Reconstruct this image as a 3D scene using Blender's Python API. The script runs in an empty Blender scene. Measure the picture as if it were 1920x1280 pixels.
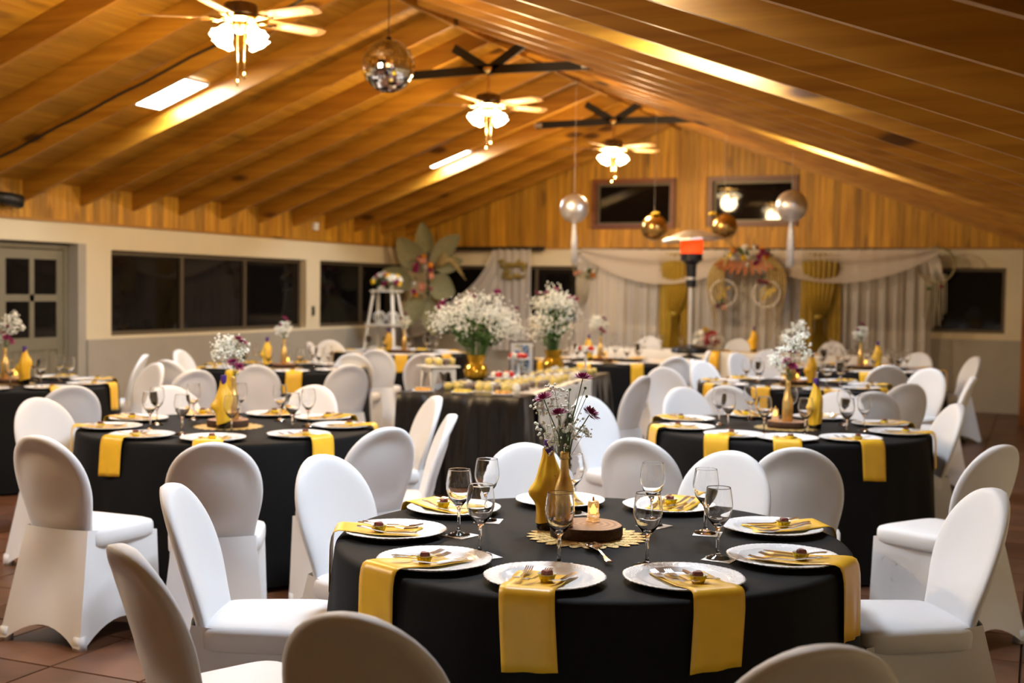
import bpy, math, random
from mathutils import Vector, Matrix
R_ = math.radians
scene = bpy.context.scene
col = scene.collection
random.seed(7)

# ------------------------------------------------------------------ camera, world, exposure
cam_d = bpy.data.cameras.new('camera')
cam = bpy.data.objects.new('camera', cam_d)
col.objects.link(cam)
scene.camera = cam
CAM_H, YAW, PITCH, ROLL, FPX = 1.5454, 0.404, -0.0418, 0.0139, 2318.7
cam_d.sensor_width = 36.0
cam_d.lens = 36.0 * FPX / 1920.0
cam_d.clip_start, cam_d.clip_end = 0.05, 200
fw = Vector((-math.sin(YAW) * math.cos(PITCH), math.cos(YAW) * math.cos(PITCH), math.sin(PITCH)))
rt = Vector((math.cos(YAW), math.sin(YAW), 0))
up = rt.cross(fw)
r2 = math.cos(ROLL) * rt + math.sin(ROLL) * up
u2 = -math.sin(ROLL) * rt + math.cos(ROLL) * up
cam.matrix_world = Matrix(((r2.x, u2.x, -fw.x, 0), (r2.y, u2.y, -fw.y, 0), (r2.z, u2.z, -fw.z, CAM_H), (0, 0, 0, 1)))
cam_d.dof.use_dof = True
cam_d.dof.focus_distance = 3.75
cam_d.dof.aperture_fstop = 2.8

world = bpy.data.worlds.new('night')
scene.world = world
world.use_nodes = True
world.node_tree.nodes['Background'].inputs[0].default_value = (0.012, 0.014, 0.02, 1)
world.node_tree.nodes['Background'].inputs[1].default_value = 0.3

vs = scene.view_settings
vs.view_transform = 'Standard'
vs.look = 'None'
vs.exposure = 1.42
vs.gamma = 1.0
vs.use_curve_mapping = False
cy = scene.cycles
cy.max_bounces, cy.diffuse_bounces, cy.glossy_bounces, cy.transmission_bounces, cy.transparent_max_bounces = 7, 2, 2, 7, 6
cy.caustics_reflective = cy.caustics_refractive = False
cy.adaptive_threshold = 0.08
cy.use_light_tree = False
cy.sample_clamp_indirect = 6.0
PANEL_W = 29.0          # emission of the LED ceiling panels
PANEL_COL = (0.79, 0.895, 1.0)
LAMP_W = 78.0           # watts of each ceiling fan's lamp cluster
LAMP_COL = (1.0, 0.72, 0.40)

# ------------------------------------------------------------------ mesh helpers
class MB:
    def __init__(self):
        self.v, self.f = [], []
    def add(self, vs_, fs_):
        o = len(self.v)
        self.v.extend(tuple(p) for p in vs_)
        self.f.extend(tuple(i + o for i in q) for q in fs_)
        return self
    def box(self, c, s, rz=0.0, m=None):
        hx, hy, hz = s[0] / 2, s[1] / 2, s[2] / 2
        ca, sa = math.cos(rz), math.sin(rz)
        vs_ = []
        for x, y, z in ((-1, -1, -1), (1, -1, -1), (1, 1, -1), (-1, 1, -1), (-1, -1, 1), (1, -1, 1), (1, 1, 1), (-1, 1, 1)):
            p = Vector((x * hx, y * hy, z * hz))
            if m is not None:
                p = m @ p
            else:
                p = Vector((p.x * ca - p.y * sa, p.x * sa + p.y * ca, p.z))
            vs_.append((p.x + c[0], p.y + c[1], p.z + c[2]))
        return self.add(vs_, [(0, 3, 2, 1), (4, 5, 6, 7), (0, 1, 5, 4), (1, 2, 6, 5), (2, 3, 7, 6), (3, 0, 4, 7)])
    def hexa(self, p):
        return self.add(p, [(0, 3, 2, 1), (4, 5, 6, 7), (0, 1, 5, 4), (1, 2, 6, 5), (2, 3, 7, 6), (3, 0, 4, 7)])
    def span(self, a, b):
        return self.box([(a[i] + b[i]) / 2 for i in range(3)], [abs(b[i] - a[i]) for i in range(3)])
    def tube(self, pts, r, n=6, closed=False):
        pts = [Vector(p) for p in pts]
        k = len(pts)
        rr = r if isinstance(r, (list, tuple)) else [r] * k
        o = len(self.v)
        nrm = None
        for i, p in enumerate(pts):
            if closed:
                t = pts[(i + 1) % k] - pts[i - 1]
            else:
                t = pts[min(i + 1, k - 1)] - pts[max(i - 1, 0)]
            t.normalize()
            if nrm is None:
                nrm = t.orthogonal().normalized()
            else:
                nrm = (nrm - t * nrm.dot(t))
                nrm = nrm.normalized() if nrm.length > 1e-6 else t.orthogonal().normalized()
            bn = t.cross(nrm)
            for j in range(n):
                a = 2 * math.pi * j / n
                q = p + (nrm * math.cos(a) + bn * math.sin(a)) * rr[i]
                self.v.append(tuple(q))
        for i in range(k if closed else k - 1):
            a, b = o + i * n, o + ((i + 1) % k) * n
            for j in range(n):
                j2 = (j + 1) % n
                self.f.append((a + j, a + j2, b + j2, b + j))
        if not closed:
            self.f.append(tuple(o + j for j in reversed(range(n))))
            self.f.append(tuple(o + (k - 1) * n + j for j in range(n)))
        return self
    def lathe(self, prof, n=24, c=(0, 0, 0), fn=None):
        o = len(self.v)
        rings = []
        for r, z in prof:
            if r < 1e-6:
                rings.append([len(self.v)])
                self.v.append((c[0], c[1], c[2] + z))
            else:
                ring = []
                for j in range(n):
                    a = 2 * math.pi * j / n
                    q = fn(r, z, a) if fn else r
                    ring.append(len(self.v))
                    self.v.append((c[0] + q * math.cos(a), c[1] + q * math.sin(a), c[2] + z))
                rings.append(ring)
        for a, b in zip(rings, rings[1:]):
            if len(a) == 1 and len(b) == 1:
                continue
            for j in range(n):
                j2 = (j + 1) % n
                if len(a) == 1:
                    self.f.append((a[0], b[j2], b[j]))
                elif len(b) == 1:
                    self.f.append((a[j], a[j2], b[0]))
                else:
                    self.f.append((a[j], a[j2], b[j2], b[j]))
        return self
    def ball(self, c, r, n=10, m=7, sz=1.0):
        return self.lathe([(r * math.sin(math.pi * i / m), -r * sz * math.cos(math.pi * i / m)) for i in range(m + 1)], n, c)
    def octa(self, c, r):
        x, y, z = c
        return self.add([(x + r, y, z), (x - r, y, z), (x, y + r, z), (x, y - r, z), (x, y, z + r), (x, y, z - r)],
                        [(0, 2, 4), (2, 1, 4), (1, 3, 4), (3, 0, 4), (2, 0, 5), (1, 2, 5), (3, 1, 5), (0, 3, 5)])
    def grid(self, rows, closed=False):
        o = len(self.v)
        w = len(rows[0])
        for r in rows:
            self.v.extend(tuple(p) for p in r)
        for i in range(len(rows) - 1):
            for j in range(w if closed else w - 1):
                j2 = (j + 1) % w
                self.f.append((o + i * w + j, o + i * w + j2, o + (i + 1) * w + j2, o + (i + 1) * w + j))
        return self
    def slab(self, rows, t):
        # a sheet with thickness: t is an offset vector or a function of (i, j)
        rows = [[Vector(p) for p in r] for r in rows]
        tv = Vector(t)
        w, h = len(rows[0]), len(rows)
        o = len(self.v)
        for r in rows:
            self.v.extend(tuple(p) for p in r)
        for r in rows:
            self.v.extend(tuple(p + tv) for p in r)
        n = w * h
        for i in range(h - 1):
            for j in range(w - 1):
                a, b, c, d = i * w + j, i * w + j + 1, (i + 1) * w + j + 1, (i + 1) * w + j
                self.f.append((o + d, o + c, o + b, o + a))
                self.f.append((o + n + a, o + n + b, o + n + c, o + n + d))
        rim = [(0, j) for j in range(w)] + [(i, w - 1) for i in range(1, h)] + [(h - 1, j) for j in range(w - 2, -1, -1)] + [(i, 0) for i in range(h - 2, 0, -1)]
        idx = [i * w + j for i, j in rim]
        for a, b in zip(idx, idx[1:] + idx[:1]):
            self.f.append((o + a, o + b, o + n + b, o + n + a))
        return self
    def prism(self, poly, vec):
        n = len(poly)
        v = Vector(vec)
        a = [Vector(p) for p in poly]
        return self.add([tuple(p) for p in a] + [tuple(p + v) for p in a],
                        [tuple(reversed(range(n))), tuple(range(n, 2 * n))] + [(i, (i + 1) % n, n + (i + 1) % n, n + i) for i in range(n)])
    def mesh(self, name, mat=None, smooth=False, angle=None):
        m = bpy.data.meshes.new(name)
        m.from_pydata(self.v, [], self.f)
        if mat is not None:
            m.materials.append(mat)
        if smooth:
            m.polygons.foreach_set('use_smooth', [True] * len(m.polygons))
            if angle is not None:
                m.set_sharp_from_angle(angle=R_(angle))
        m.update()
        return m

def obj(name, mesh, parent=None, loc=(0, 0, 0), rot=(0, 0, 0), sc=None):
    o = bpy.data.objects.new(name, mesh)
    col.objects.link(o)
    o.location = loc
    o.rotation_euler = rot
    if sc is not None:
        o.scale = (sc, sc, sc) if isinstance(sc, (int, float)) else sc
    if parent is not None:
        o.parent = parent
    return o

def tag(o, label=None, cat=None, group=None, kind=None):
    if label: o['label'] = label
    if cat: o['category'] = cat
    if group: o['group'] = group
    if kind: o['kind'] = kind
    return o

def thing(name, label, cat, group=None, loc=(0, 0, 0), rot=(0, 0, 0), kit=None, mesh=None, sc=None):
    # an Empty at the thing's base that parents its parts, or one mesh
    o = obj(name, mesh, None, loc, rot, sc)
    tag(o, label, cat, group)
    if kit: put(kit, o)
    return o

def put(kit, parent):
    for e in kit:
        o = obj(e[0], e[1], parent, e[2] if len(e) > 2 else (0, 0, 0), e[3] if len(e) > 3 else (0, 0, 0))
        if len(e) > 5 and e[5]: o['label'] = e[5]
        if e[0] in STUFF_PARTS: o['kind'] = 'stuff'
        if len(e) > 4 and e[4]: put(e[4], o)
STUFF_PARTS = {'baby_breath', 'strands', 'greenery'}

def struct(name, mesh, loc=(0, 0, 0), rot=(0, 0, 0)):
    return tag(obj(name, mesh, None, loc, rot), kind='structure')

def sstep(a, b, x):
    t = max(0.0, min(1.0, (x - a) / (b - a)))
    return t * t * (3 - 2 * t)

# ------------------------------------------------------------------ materials
def mat(name, color, rough=0.6, metal=0.0, spec=0.5, vary=0.0, vscale=8.0, bump=0.0, bscale=60.0, emit=None, estr=0.0, trans=0.0, ior=1.45, alpha=1.0, sheen=0.0, objrand=0.0, coords='Object', stretch=(1, 1, 1), coat=0.0):
    m = bpy.data.materials.new(name)
    m.use_nodes = True
    nt = m.node_tree
    N, Lk = nt.nodes, nt.links
    b = N['Principled BSDF']
    b.inputs['Base Color'].default_value = (*color, 1)
    b.inputs['Roughness'].default_value = rough
    b.inputs['Metallic'].default_value = metal
    b.inputs['Specular IOR Level'].default_value = spec
    b.inputs['IOR'].default_value = ior
    b.inputs['Transmission Weight'].default_value = trans
    b.inputs['Alpha'].default_value = alpha
    b.inputs['Coat Weight'].default_value = coat
    if sheen:
        b.inputs['Sheen Weight'].default_value = sheen
        b.inputs['Sheen Roughness'].default_value = 0.4
    if emit:
        b.inputs['Emission Color'].default_value = (*emit, 1)
        b.inputs['Emission Strength'].default_value = estr
    tc = N.new('ShaderNodeTexCoord')
    mp = N.new('ShaderNodeMapping')
    mp.inputs['Scale'].default_value = stretch
    Lk.new(tc.outputs[coords], mp.inputs[0])
    if vary or objrand:
        nz = N.new('ShaderNodeTexNoise')
        nz.inputs['Scale'].default_value = vscale
        nz.inputs['Detail'].default_value = 2
        Lk.new(mp.outputs[0], nz.inputs['Vector'])
        mr = N.new('ShaderNodeMapRange')
        mr.inputs['From Min'].default_value = 0.25
        mr.inputs['From Max'].default_value = 0.75
        mr.inputs['To Min'].default_value = 1 - vary
        mr.inputs['To Max'].default_value = 1 + vary
        Lk.new(nz.outputs['Fac'], mr.inputs['Value'])
        val = mr.outputs[0]
        if objrand:
            oi = N.new('ShaderNodeObjectInfo')
            m2 = N.new('ShaderNodeMapRange')
            m2.inputs['To Min'].default_value = 1 - objrand
            m2.inputs['To Max'].default_value = 1 + objrand
            Lk.new(oi.outputs['Random'], m2.inputs['Value'])
            mm = N.new('ShaderNodeMath'); mm.operation = 'MULTIPLY'
            Lk.new(val, mm.inputs[0]); Lk.new(m2.outputs[0], mm.inputs[1])
            val = mm.outputs[0]
        sc = N.new('ShaderNodeVectorMath'); sc.operation = 'SCALE'
        sc.inputs[0].default_value = color
        Lk.new(val, sc.inputs['Scale'])
        Lk.new(sc.outputs[0], b.inputs['Base Color'])
    if bump:
        nb = N.new('ShaderNodeTexNoise')
        nb.inputs['Scale'].default_value = bscale
        nb.inputs['Detail'].default_value = 1
        Lk.new(mp.outputs[0], nb.inputs['Vector'])
        bp = N.new('ShaderNodeBump')
        bp.inputs['Strength'].default_value = bump
        bp.inputs['Distance'].default_value = 0.01
        Lk.new(nb.outputs['Fac'], bp.inputs['Height'])
        Lk.new(bp.outputs[0], b.inputs['Normal'])
    return m

def wood(name, c1, c2, grain_axis='X', scale=1.0, knots=0.0, rough=0.45, objrand=0.12, coat=0.0):
    # stretched grain along one axis, darker knots, a shift for every object
    m = bpy.data.materials.new(name)
    m.use_nodes = True
    N, Lk = m.node_tree.nodes, m.node_tree.links
    b = N['Principled BSDF']
    b.inputs['Roughness'].default_value = rough
    b.inputs['Coat Weight'].default_value = coat
    b.inputs['Coat Roughness'].default_value = 0.25
    tc = N.new('ShaderNodeTexCoord')
    oi = N.new('ShaderNodeObjectInfo')
    ml = N.new('ShaderNodeMath'); ml.operation = 'MULTIPLY'; ml.inputs[1].default_value = 57.0
    Lk.new(oi.outputs['Random'], ml.inputs[0])
    ad = N.new('ShaderNodeVectorMath'); ad.operation = 'ADD'
    Lk.new(tc.outputs['Object'], ad.inputs[0]); Lk.new(ml.outputs[0], ad.inputs[1])
    mp = N.new('ShaderNodeMapping')
    s = [9.0 * scale] * 3
    s['XYZ'.index(grain_axis)] = 0.5 * scale
    mp.inputs['Scale'].default_value = s
    Lk.new(ad.outputs[0], mp.inputs[0])
    nz = N.new('ShaderNodeTexNoise')
    nz.inputs['Scale'].default_value = 2.5
    nz.inputs['Detail'].default_value = 3
    nz.inputs['Distortion'].default_value = 0.6
    Lk.new(mp.outputs[0], nz.inputs['Vector'])
    cr = N.new('ShaderNodeValToRGB')
    cr.color_ramp.elements[0].position = 0.3
    cr.color_ramp.elements[0].color = (*c2, 1)
    cr.color_ramp.elements[1].position = 0.68
    cr.color_ramp.elements[1].color = (*c1, 1)
    Lk.new(nz.outputs['Fac'], cr.inputs['Fac'])
    out = cr.outputs[0]
    if knots:
        mk = N.new('ShaderNodeMapping')
        ks = [3.2] * 3
        ks['XYZ'.index(grain_axis)] = 1.1
        mk.inputs['Scale'].default_value = ks
        Lk.new(ad.outputs[0], mk.inputs[0])
        vo = N.new('ShaderNodeTexVoronoi')
        vo.inputs['Scale'].default_value = 1.0
        Lk.new(mk.outputs[0], vo.inputs['Vector'])
        kr = N.new('ShaderNodeMapRange')
        kr.inputs['From Min'].default_value = 0.10
        kr.inputs['From Max'].default_value = 0.19
        kr.inputs['To Min'].default_value = knots
        kr.inputs['To Max'].default_value = 0.0
        Lk.new(vo.outputs['Distance'], kr.inputs['Value'])
        mx = N.new('ShaderNodeMix'); mx.data_type = 'RGBA'
        mx.inputs['B'].default_value = (c2[0] * 0.18, c2[1] * 0.13, c2[2] * 0.12, 1)
        Lk.new(kr.outputs[0], mx.inputs['Factor'])
        Lk.new(out, mx.inputs['A'])
        out = mx.outputs['Result']
    mr = N.new('ShaderNodeMapRange')
    mr.inputs['To Min'].default_value = 1 - objrand
    mr.inputs['To Max'].default_value = 1 + objrand
    Lk.new(oi.outputs['Random'], mr.inputs['Value'])
    sc = N.new('ShaderNodeVectorMath'); sc.operation = 'SCALE'
    Lk.new(out, sc.inputs[0]); Lk.new(mr.outputs[0], sc.inputs['Scale'])
    Lk.new(sc.outputs[0], b.inputs['Base Color'])
    bp = N.new('ShaderNodeBump')
    bp.inputs['Strength'].default_value = 0.08
    bp.inputs['Distance'].default_value = 0.01
    Lk.new(nz.outputs['Fac'], bp.inputs['Height'])
    Lk.new(bp.outputs[0], b.inputs['Normal'])
    return m

def tulle(name, color, opacity):
    m = bpy.data.materials.new(name)
    m.use_nodes = True
    N, Lk = m.node_tree.nodes, m.node_tree.links
    b = N['Principled BSDF']
    b.inputs['Base Color'].default_value = (*color, 1)
    b.inputs['Roughness'].default_value = 0.9
    tr = N.new('ShaderNodeBsdfTranslucent')
    tr.inputs[0].default_value = (*color, 1)
    m1 = N.new('ShaderNodeMixShader'); m1.inputs[0].default_value = 0.35
    Lk.new(b.outputs[0], m1.inputs[1]); Lk.new(tr.outputs[0], m1.inputs[2])
    tp = N.new('ShaderNodeBsdfTransparent')
    m2 = N.new('ShaderNodeMixShader'); m2.inputs[0].default_value = opacity
    Lk.new(tp.outputs[0], m2.inputs[1]); Lk.new(m1.outputs[0], m2.inputs[2])
    Lk.new(m2.outputs[0], N['Material Output'].inputs[0])
    return m

def plate_mat():
    m = mat('white_glazed_ceramic', (0.90, 0.91, 0.93), rough=0.2, spec=0.55)
    N, Lk = m.node_tree.nodes, m.node_tree.links
    tc = N.new('ShaderNodeTexCoord')
    sep = N.new('ShaderNodeVectorMath'); sep.operation = 'LENGTH'
    fl = N.new('ShaderNodeMapping'); fl.inputs['Scale'].default_value = (1, 1, 0)
    Lk.new(tc.outputs['Object'], fl.inputs[0]); Lk.new(fl.outputs[0], sep.inputs[0])
    mr = N.new('ShaderNodeMapRange')
    mr.inputs['From Min'].default_value = 0.122
    mr.inputs['From Max'].default_value = 0.132
    Lk.new(sep.outputs['Value'], mr.inputs['Value'])
    nz = N.new('ShaderNodeTexNoise'); nz.inputs['Scale'].default_value = 46; nz.inputs['Distortion'].default_value = 2.5
    Lk.new(tc.outputs['Object'], nz.inputs['Vector'])
    ml = N.new('ShaderNodeMath'); ml.operation = 'MULTIPLY'
    Lk.new(nz.outputs['Fac'], ml.inputs[0]); Lk.new(mr.outputs[0], ml.inputs[1])
    bp = N.new('ShaderNodeBump'); bp.inputs['Strength'].default_value = 0.7; bp.inputs['Distance'].default_value = 0.006
    Lk.new(ml.outputs[0], bp.inputs['Height'])
    Lk.new(bp.outputs[0], N['Principled BSDF'].inputs['Normal'])
    return m

def rings_mat():
    m = mat('sawn_wood_rings', (0.4, 0.2, 0.08), rough=0.55)
    N, Lk = m.node_tree.nodes, m.node_tree.links
    tc = N.new('ShaderNodeTexCoord')
    wv = N.new('ShaderNodeTexWave'); wv.wave_type = 'RINGS'; wv.rings_direction = 'Z'
    wv.inputs['Scale'].default_value = 14; wv.inputs['Distortion'].default_value = 3.0; wv.inputs['Detail'].default_value = 3
    Lk.new(tc.outputs['Object'], wv.inputs['Vector'])
    cr = N.new('ShaderNodeValToRGB')
    cr.color_ramp.elements[0].color = (0.24, 0.10, 0.035, 1)
    cr.color_ramp.elements[1].color = (0.42, 0.20, 0.08, 1)
    Lk.new(wv.outputs['Fac'], cr.inputs['Fac'])
    Lk.new(cr.outputs[0], N['Principled BSDF'].inputs['Base Color'])
    return m

def photo_mat():
    # the printed photograph in the frame: two blurred groups in blue and pale clothes over lawn
    m = mat('printed_photo', (0.3, 0.3, 0.3), rough=0.35)
    N, Lk = m.node_tree.nodes, m.node_tree.links
    tc = N.new('ShaderNodeTexCoord')
    vo = N.new('ShaderNodeTexVoronoi'); vo.inputs['Scale'].default_value = 48
    Lk.new(tc.outputs['Object'], vo.inputs['Vector'])
    sp = N.new('ShaderNodeSeparateColor'); Lk.new(vo.outputs['Color'], sp.inputs[0])
    cr = N.new('ShaderNodeValToRGB'); cr.color_ramp.interpolation = 'CONSTANT'
    els = [(0.0, (0.03, 0.05, 0.12)), (0.25, (0.25, 0.33, 0.42)), (0.45, (0.55, 0.42, 0.3)), (0.6, (0.08, 0.25, 0.5)), (0.75, (0.35, 0.36, 0.12)), (0.9, (0.75, 0.75, 0.72))]
    cr.color_ramp.elements[0].color = (*els[0][1], 1)
    cr.color_ramp.elements[1].position = els[1][0]; cr.color_ramp.elements[1].color = (*els[1][1], 1)
    for p, c in els[2:]:
        e = cr.color_ramp.elements.new(p); e.color = (*c, 1)
    Lk.new(sp.outputs[0], cr.inputs['Fac'])
    Lk.new(cr.outputs[0], N['Principled BSDF'].inputs['Base Color'])
    return m

M = dict(
    plank=wood('pine_wall_plank', (0.62, 0.31, 0.022), (0.38, 0.16, 0.008), 'Z', 1.0, 0.5, 0.55, 0.30, 0.0),
    rafter=wood('pine_rafter', (0.47, 0.215, 0.016), (0.31, 0.12, 0.006), 'X', 0.7, 0.9, 0.45, 0.12, 0.05),
    board=wood('pine_ceiling_board', (0.50, 0.245, 0.020), (0.37, 0.16, 0.010), 'Y', 0.8, 0.4, 0.5, 0.14, 0.0),
    redwood=wood('red_stained_frame', (0.20, 0.06, 0.018), (0.12, 0.03, 0.01), 'X', 1.0, 0.0),
    post=wood('varnished_post', (0.36, 0.13, 0.02), (0.24, 0.07, 0.012), 'Z', 1.0, 0.3),
    plaster=mat('cream_plaster', (0.74, 0.65, 0.46), 0.85, vary=0.04, vscale=1.5, bump=0.05, bscale=90),
    dado=mat('grey_dado_plaster', (0.40, 0.37, 0.31), 0.8, vary=0.06, vscale=3, bump=0.05, bscale=80),
    tile=mat('brown_floor_tile', (0.135, 0.062, 0.034), 0.38, vary=0.45, vscale=3.2, bump=0.05, bscale=30, objrand=0.12, coords='Object'),
    grout=mat('dark_grout', (0.06, 0.04, 0.03), 0.9, vary=0.1),
    bronze=mat('bronze_aluminium', (0.13, 0.105, 0.07), 0.45, 0.3, vary=0.06),
    darkglass=mat('night_window_glass', (0.006, 0.005, 0.005), 0.04, spec=0.25, vary=0.05, vscale=1),
    doorpaint=mat('olive_grey_door_paint', (0.20, 0.18, 0.125), 0.5, vary=0.06, vscale=4),
    cover=mat('white_stretch_cover', (0.78, 0.79, 0.82), 0.55, spec=0.35, vary=0.015, vscale=5, bump=0.02, bscale=300, sheen=0.15),
    black=mat('black_table_linen', (0.0045, 0.0045, 0.005), 0.78, spec=0.2, vary=0.1, vscale=30, bump=0.04, bscale=900),
    blacksatin=mat('black_satin', (0.008, 0.0065, 0.006), 0.26, spec=0.45, vary=0.1, vscale=4),
    white_cloth=mat('white_table_linen', (0.78, 0.77, 0.74), 0.75, vary=0.03, vscale=4),
    satin=mat('gold_satin', (0.84, 0.49, 0.03), 0.36, spec=0.5, vary=0.05, vscale=14, sheen=0.0),
    goldcurtain=mat('gold_curtain_satin', (0.30, 0.19, 0.012), 0.45, spec=0.5, vary=0.12, vscale=6),
    plate=plate_mat(),
    glass=mat('clear_glass', (1, 1, 1), 0.0, trans=1.0, ior=1.45),
    clearcup=tulle('clear_plastic', (0.9, 0.9, 0.85), 0.12),
    steel=mat('polished_cutlery_steel', (0.62, 0.60, 0.58), 0.16, 1.0, vary=0.03),
    goldpaint=mat('gold_sprayed_glass', (0.72, 0.49, 0.17), 0.36, 0.8, vary=0.12, vscale=40, bump=0.06, bscale=120),
    darkbottle=mat('dark_bottle_glass', (0.012, 0.008, 0.006), 0.06, vary=0.05),
    purple=mat('purple_foil_cap', (0.06, 0.02, 0.19), 0.4, 0.2, vary=0.1, vscale=30),
    placemat=mat('gold_woven_placemat', (0.62, 0.44, 0.17), 0.42, 0.45, vary=0.6, vscale=160, bump=0.5, bscale=220),
    slice=rings_mat(),
    bark=mat('dark_bark', (0.06, 0.026, 0.012), 0.8, vary=0.4, vscale=40, bump=0.5, bscale=60),
    acrylic=mat('candle_acrylic', (1.0, 0.90, 0.78), 0.12, trans=0.8, ior=1.3, vary=0.03, emit=(1.0, 0.45, 0.1), estr=0.05),
    flame=mat('candle_flame', (1, 0.5, 0.1), 0.5, emit=(1.0, 0.55, 0.06), estr=2.2, vary=0.02),
    choc=mat('red_brown_chocolate', (0.17, 0.035, 0.025), 0.5, vary=0.1, vscale=60),
    cupyellow=mat('yellow_foil_cup', (0.92, 0.68, 0.01), 0.4, 0.0, vary=0.05),
    paper=mat('white_paper', (0.82, 0.82, 0.80), 0.8, vary=0.03),
    gyp=mat('baby_breath_petals', (0.93, 0.94, 0.86), 0.7, vary=0.1, vscale=60),
    mum=mat('burgundy_petals', (0.30, 0.012, 0.11), 0.55, vary=0.35, vscale=60),
    stem=mat('green_stems', (0.10, 0.16, 0.05), 0.6, vary=0.3, vscale=30),
    leafgreen=mat('deep_green_leaf', (0.05, 0.12, 0.02), 0.5, vary=0.3, vscale=12),
    sage=mat('dried_sage_leaf', (0.27, 0.255, 0.13), 0.65, vary=0.15, vscale=20, bump=0.25, bscale=50),
    beige=mat('dried_pampas', (0.38, 0.27, 0.10), 0.85, vary=0.25, vscale=30, bump=0.6, bscale=120),
    orange_f=mat('orange_petals', (0.75, 0.26, 0.01), 0.6, vary=0.1),
    yellow_f=mat('yellow_petals', (0.85, 0.55, 0.01), 0.6, vary=0.1),
    pink_f=mat('peach_petals', (0.65, 0.28, 0.18), 0.6, vary=0.1),
    white_f=mat('white_petals', (0.80, 0.78, 0.70), 0.6, vary=0.06),
    red_f=mat('red_petals', (0.28, 0.01, 0.015), 0.6, vary=0.2),
    rust=mat('rust_leaf', (0.30, 0.09, 0.02), 0.6, vary=0.2),
    whitewood=mat('white_painted_wood', (0.76, 0.74, 0.68), 0.6, vary=0.05, vscale=6),
    tulle=tulle('white_tulle', (0.82, 0.77, 0.72), 0.72),
    tulle2=tulle('ivory_tulle_swag', (0.84, 0.75, 0.66), 0.62),
    satinwhite=mat('ivory_satin_runner', (0.66, 0.61, 0.53), 0.35, spec=0.6, vary=0.06),
    hooprope=mat('wrapped_rope', (0.30, 0.24, 0.11), 0.8, vary=0.2, bump=0.3),
    hoopwhite=mat('white_hoop', (0.72, 0.66, 0.58), 0.6, vary=0.05),
    yarn=mat('cream_yarn', (0.55, 0.48, 0.34), 0.9, vary=0.15, vscale=40),
    goldscript=mat('gold_script', (0.62, 0.42, 0.05), 0.3, 0.7, vary=0.08),
    darkgold=mat('dull_gold_script', (0.33, 0.24, 0.05), 0.45, 0.4, vary=0.1),
    silver=mat('silver_foil', (0.78, 0.77, 0.78), 0.36, 0.85, vary=0.08, vscale=20),
    goldfoil=mat('gold_foil', (0.56, 0.36, 0.12), 0.24, 0.95, vary=0.08, vscale=20),
    tassel=mat('silver_tassel', (0.74, 0.73, 0.74), 0.5, 0.2, vary=0.2, vscale=60),
    mirror=mat('mirror_tile', (0.90, 0.88, 0.86), 0.03, 1.0, vary=0.04),
    blackmetal=mat('black_steel', (0.008, 0.008, 0.008), 0.45, vary=0.1),
    brass=mat('antique_brass', (0.62, 0.42, 0.16), 0.22, 1.0, vary=0.06),
    brassdark=mat('dark_bronze_motor', (0.11, 0.07, 0.035), 0.3, 0.8, vary=0.1),
    blade=wood('fan_blade_wood', (0.42, 0.24, 0.10), (0.30, 0.16, 0.06), 'X', 2.0),
    cane=mat('fan_blade_cane', (0.68, 0.50, 0.25), 0.6, vary=0.15, vscale=150, bump=0.3, bscale=200),
    shade=mat('lit_glass_shade', (1, 0.9, 0.7), 0.4, emit=(1.0, 0.80, 0.48), estr=9.0, vary=0.01),
    panel=mat('led_panel', (1, 1, 1), 0.5, emit=PANEL_COL, estr=PANEL_W, vary=0.005),
    panelrim=mat('led_panel_rim', (0.75, 0.75, 0.75), 0.5, vary=0.03),
    glow=mat('glowing_heater_mesh', (0.5, 0.05, 0.01), 0.6, emit=(1.0, 0.055, 0.006), estr=0.62, vary=0.1, vscale=90),
    heater=mat('brushed_heater_steel', (0.66, 0.65, 0.63), 0.42, 0.8, vary=0.05),
    heaterdark=mat('heater_dark_steel', (0.03, 0.03, 0.033), 0.4, 0.6, vary=0.1),
    vasegold=mat('amber_gold_glass', (0.68, 0.38, 0.03), 0.1, 0.7, vary=0.2, vscale=30),
    custard=mat('yellow_dessert', (0.80, 0.58, 0.08), 0.5, vary=0.1, vscale=40),
    cream=mat('whipped_cream', (0.82, 0.78, 0.66), 0.6, vary=0.05),
    brownie=mat('brown_cake', (0.12, 0.055, 0.025), 0.7, vary=0.3, vscale=60, bump=0.3),
    redjelly=mat('red_jelly', (0.62, 0.03, 0.02), 0.25, vary=0.15),
    pastry=mat('golden_pastry', (0.66, 0.34, 0.07), 0.6, vary=0.25, vscale=40),
    photo=photo_mat(),
    frameedge=mat('dark_wood_frame', (0.10, 0.05, 0.025), 0.5, vary=0.15),
    switchblack=mat('black_plastic', (0.012, 0.012, 0.012), 0.4, vary=0.1),
)

for k_ in ('shade', 'flame', 'acrylic', 'glow'):      # dim emitters: seen directly, lit rooms come from the lamps themselves
    M[k_].cycles.emission_sampling = 'NONE'

# ------------------------------------------------------------------ the hall
LX, DY, XR, ZR, SL = -9.254, 17.611, -4.915, 3.928, 0.36375
XE, YB = 1.0, -4.0
ZW, RDEP = 2.184, 0.20            # top of plaster, depth of a rafter
RAF0, RAFS = 9.346, 0.79656
def roof(x):                      # underside of the rafters
    return ZR - SL * abs(x - XR)

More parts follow.
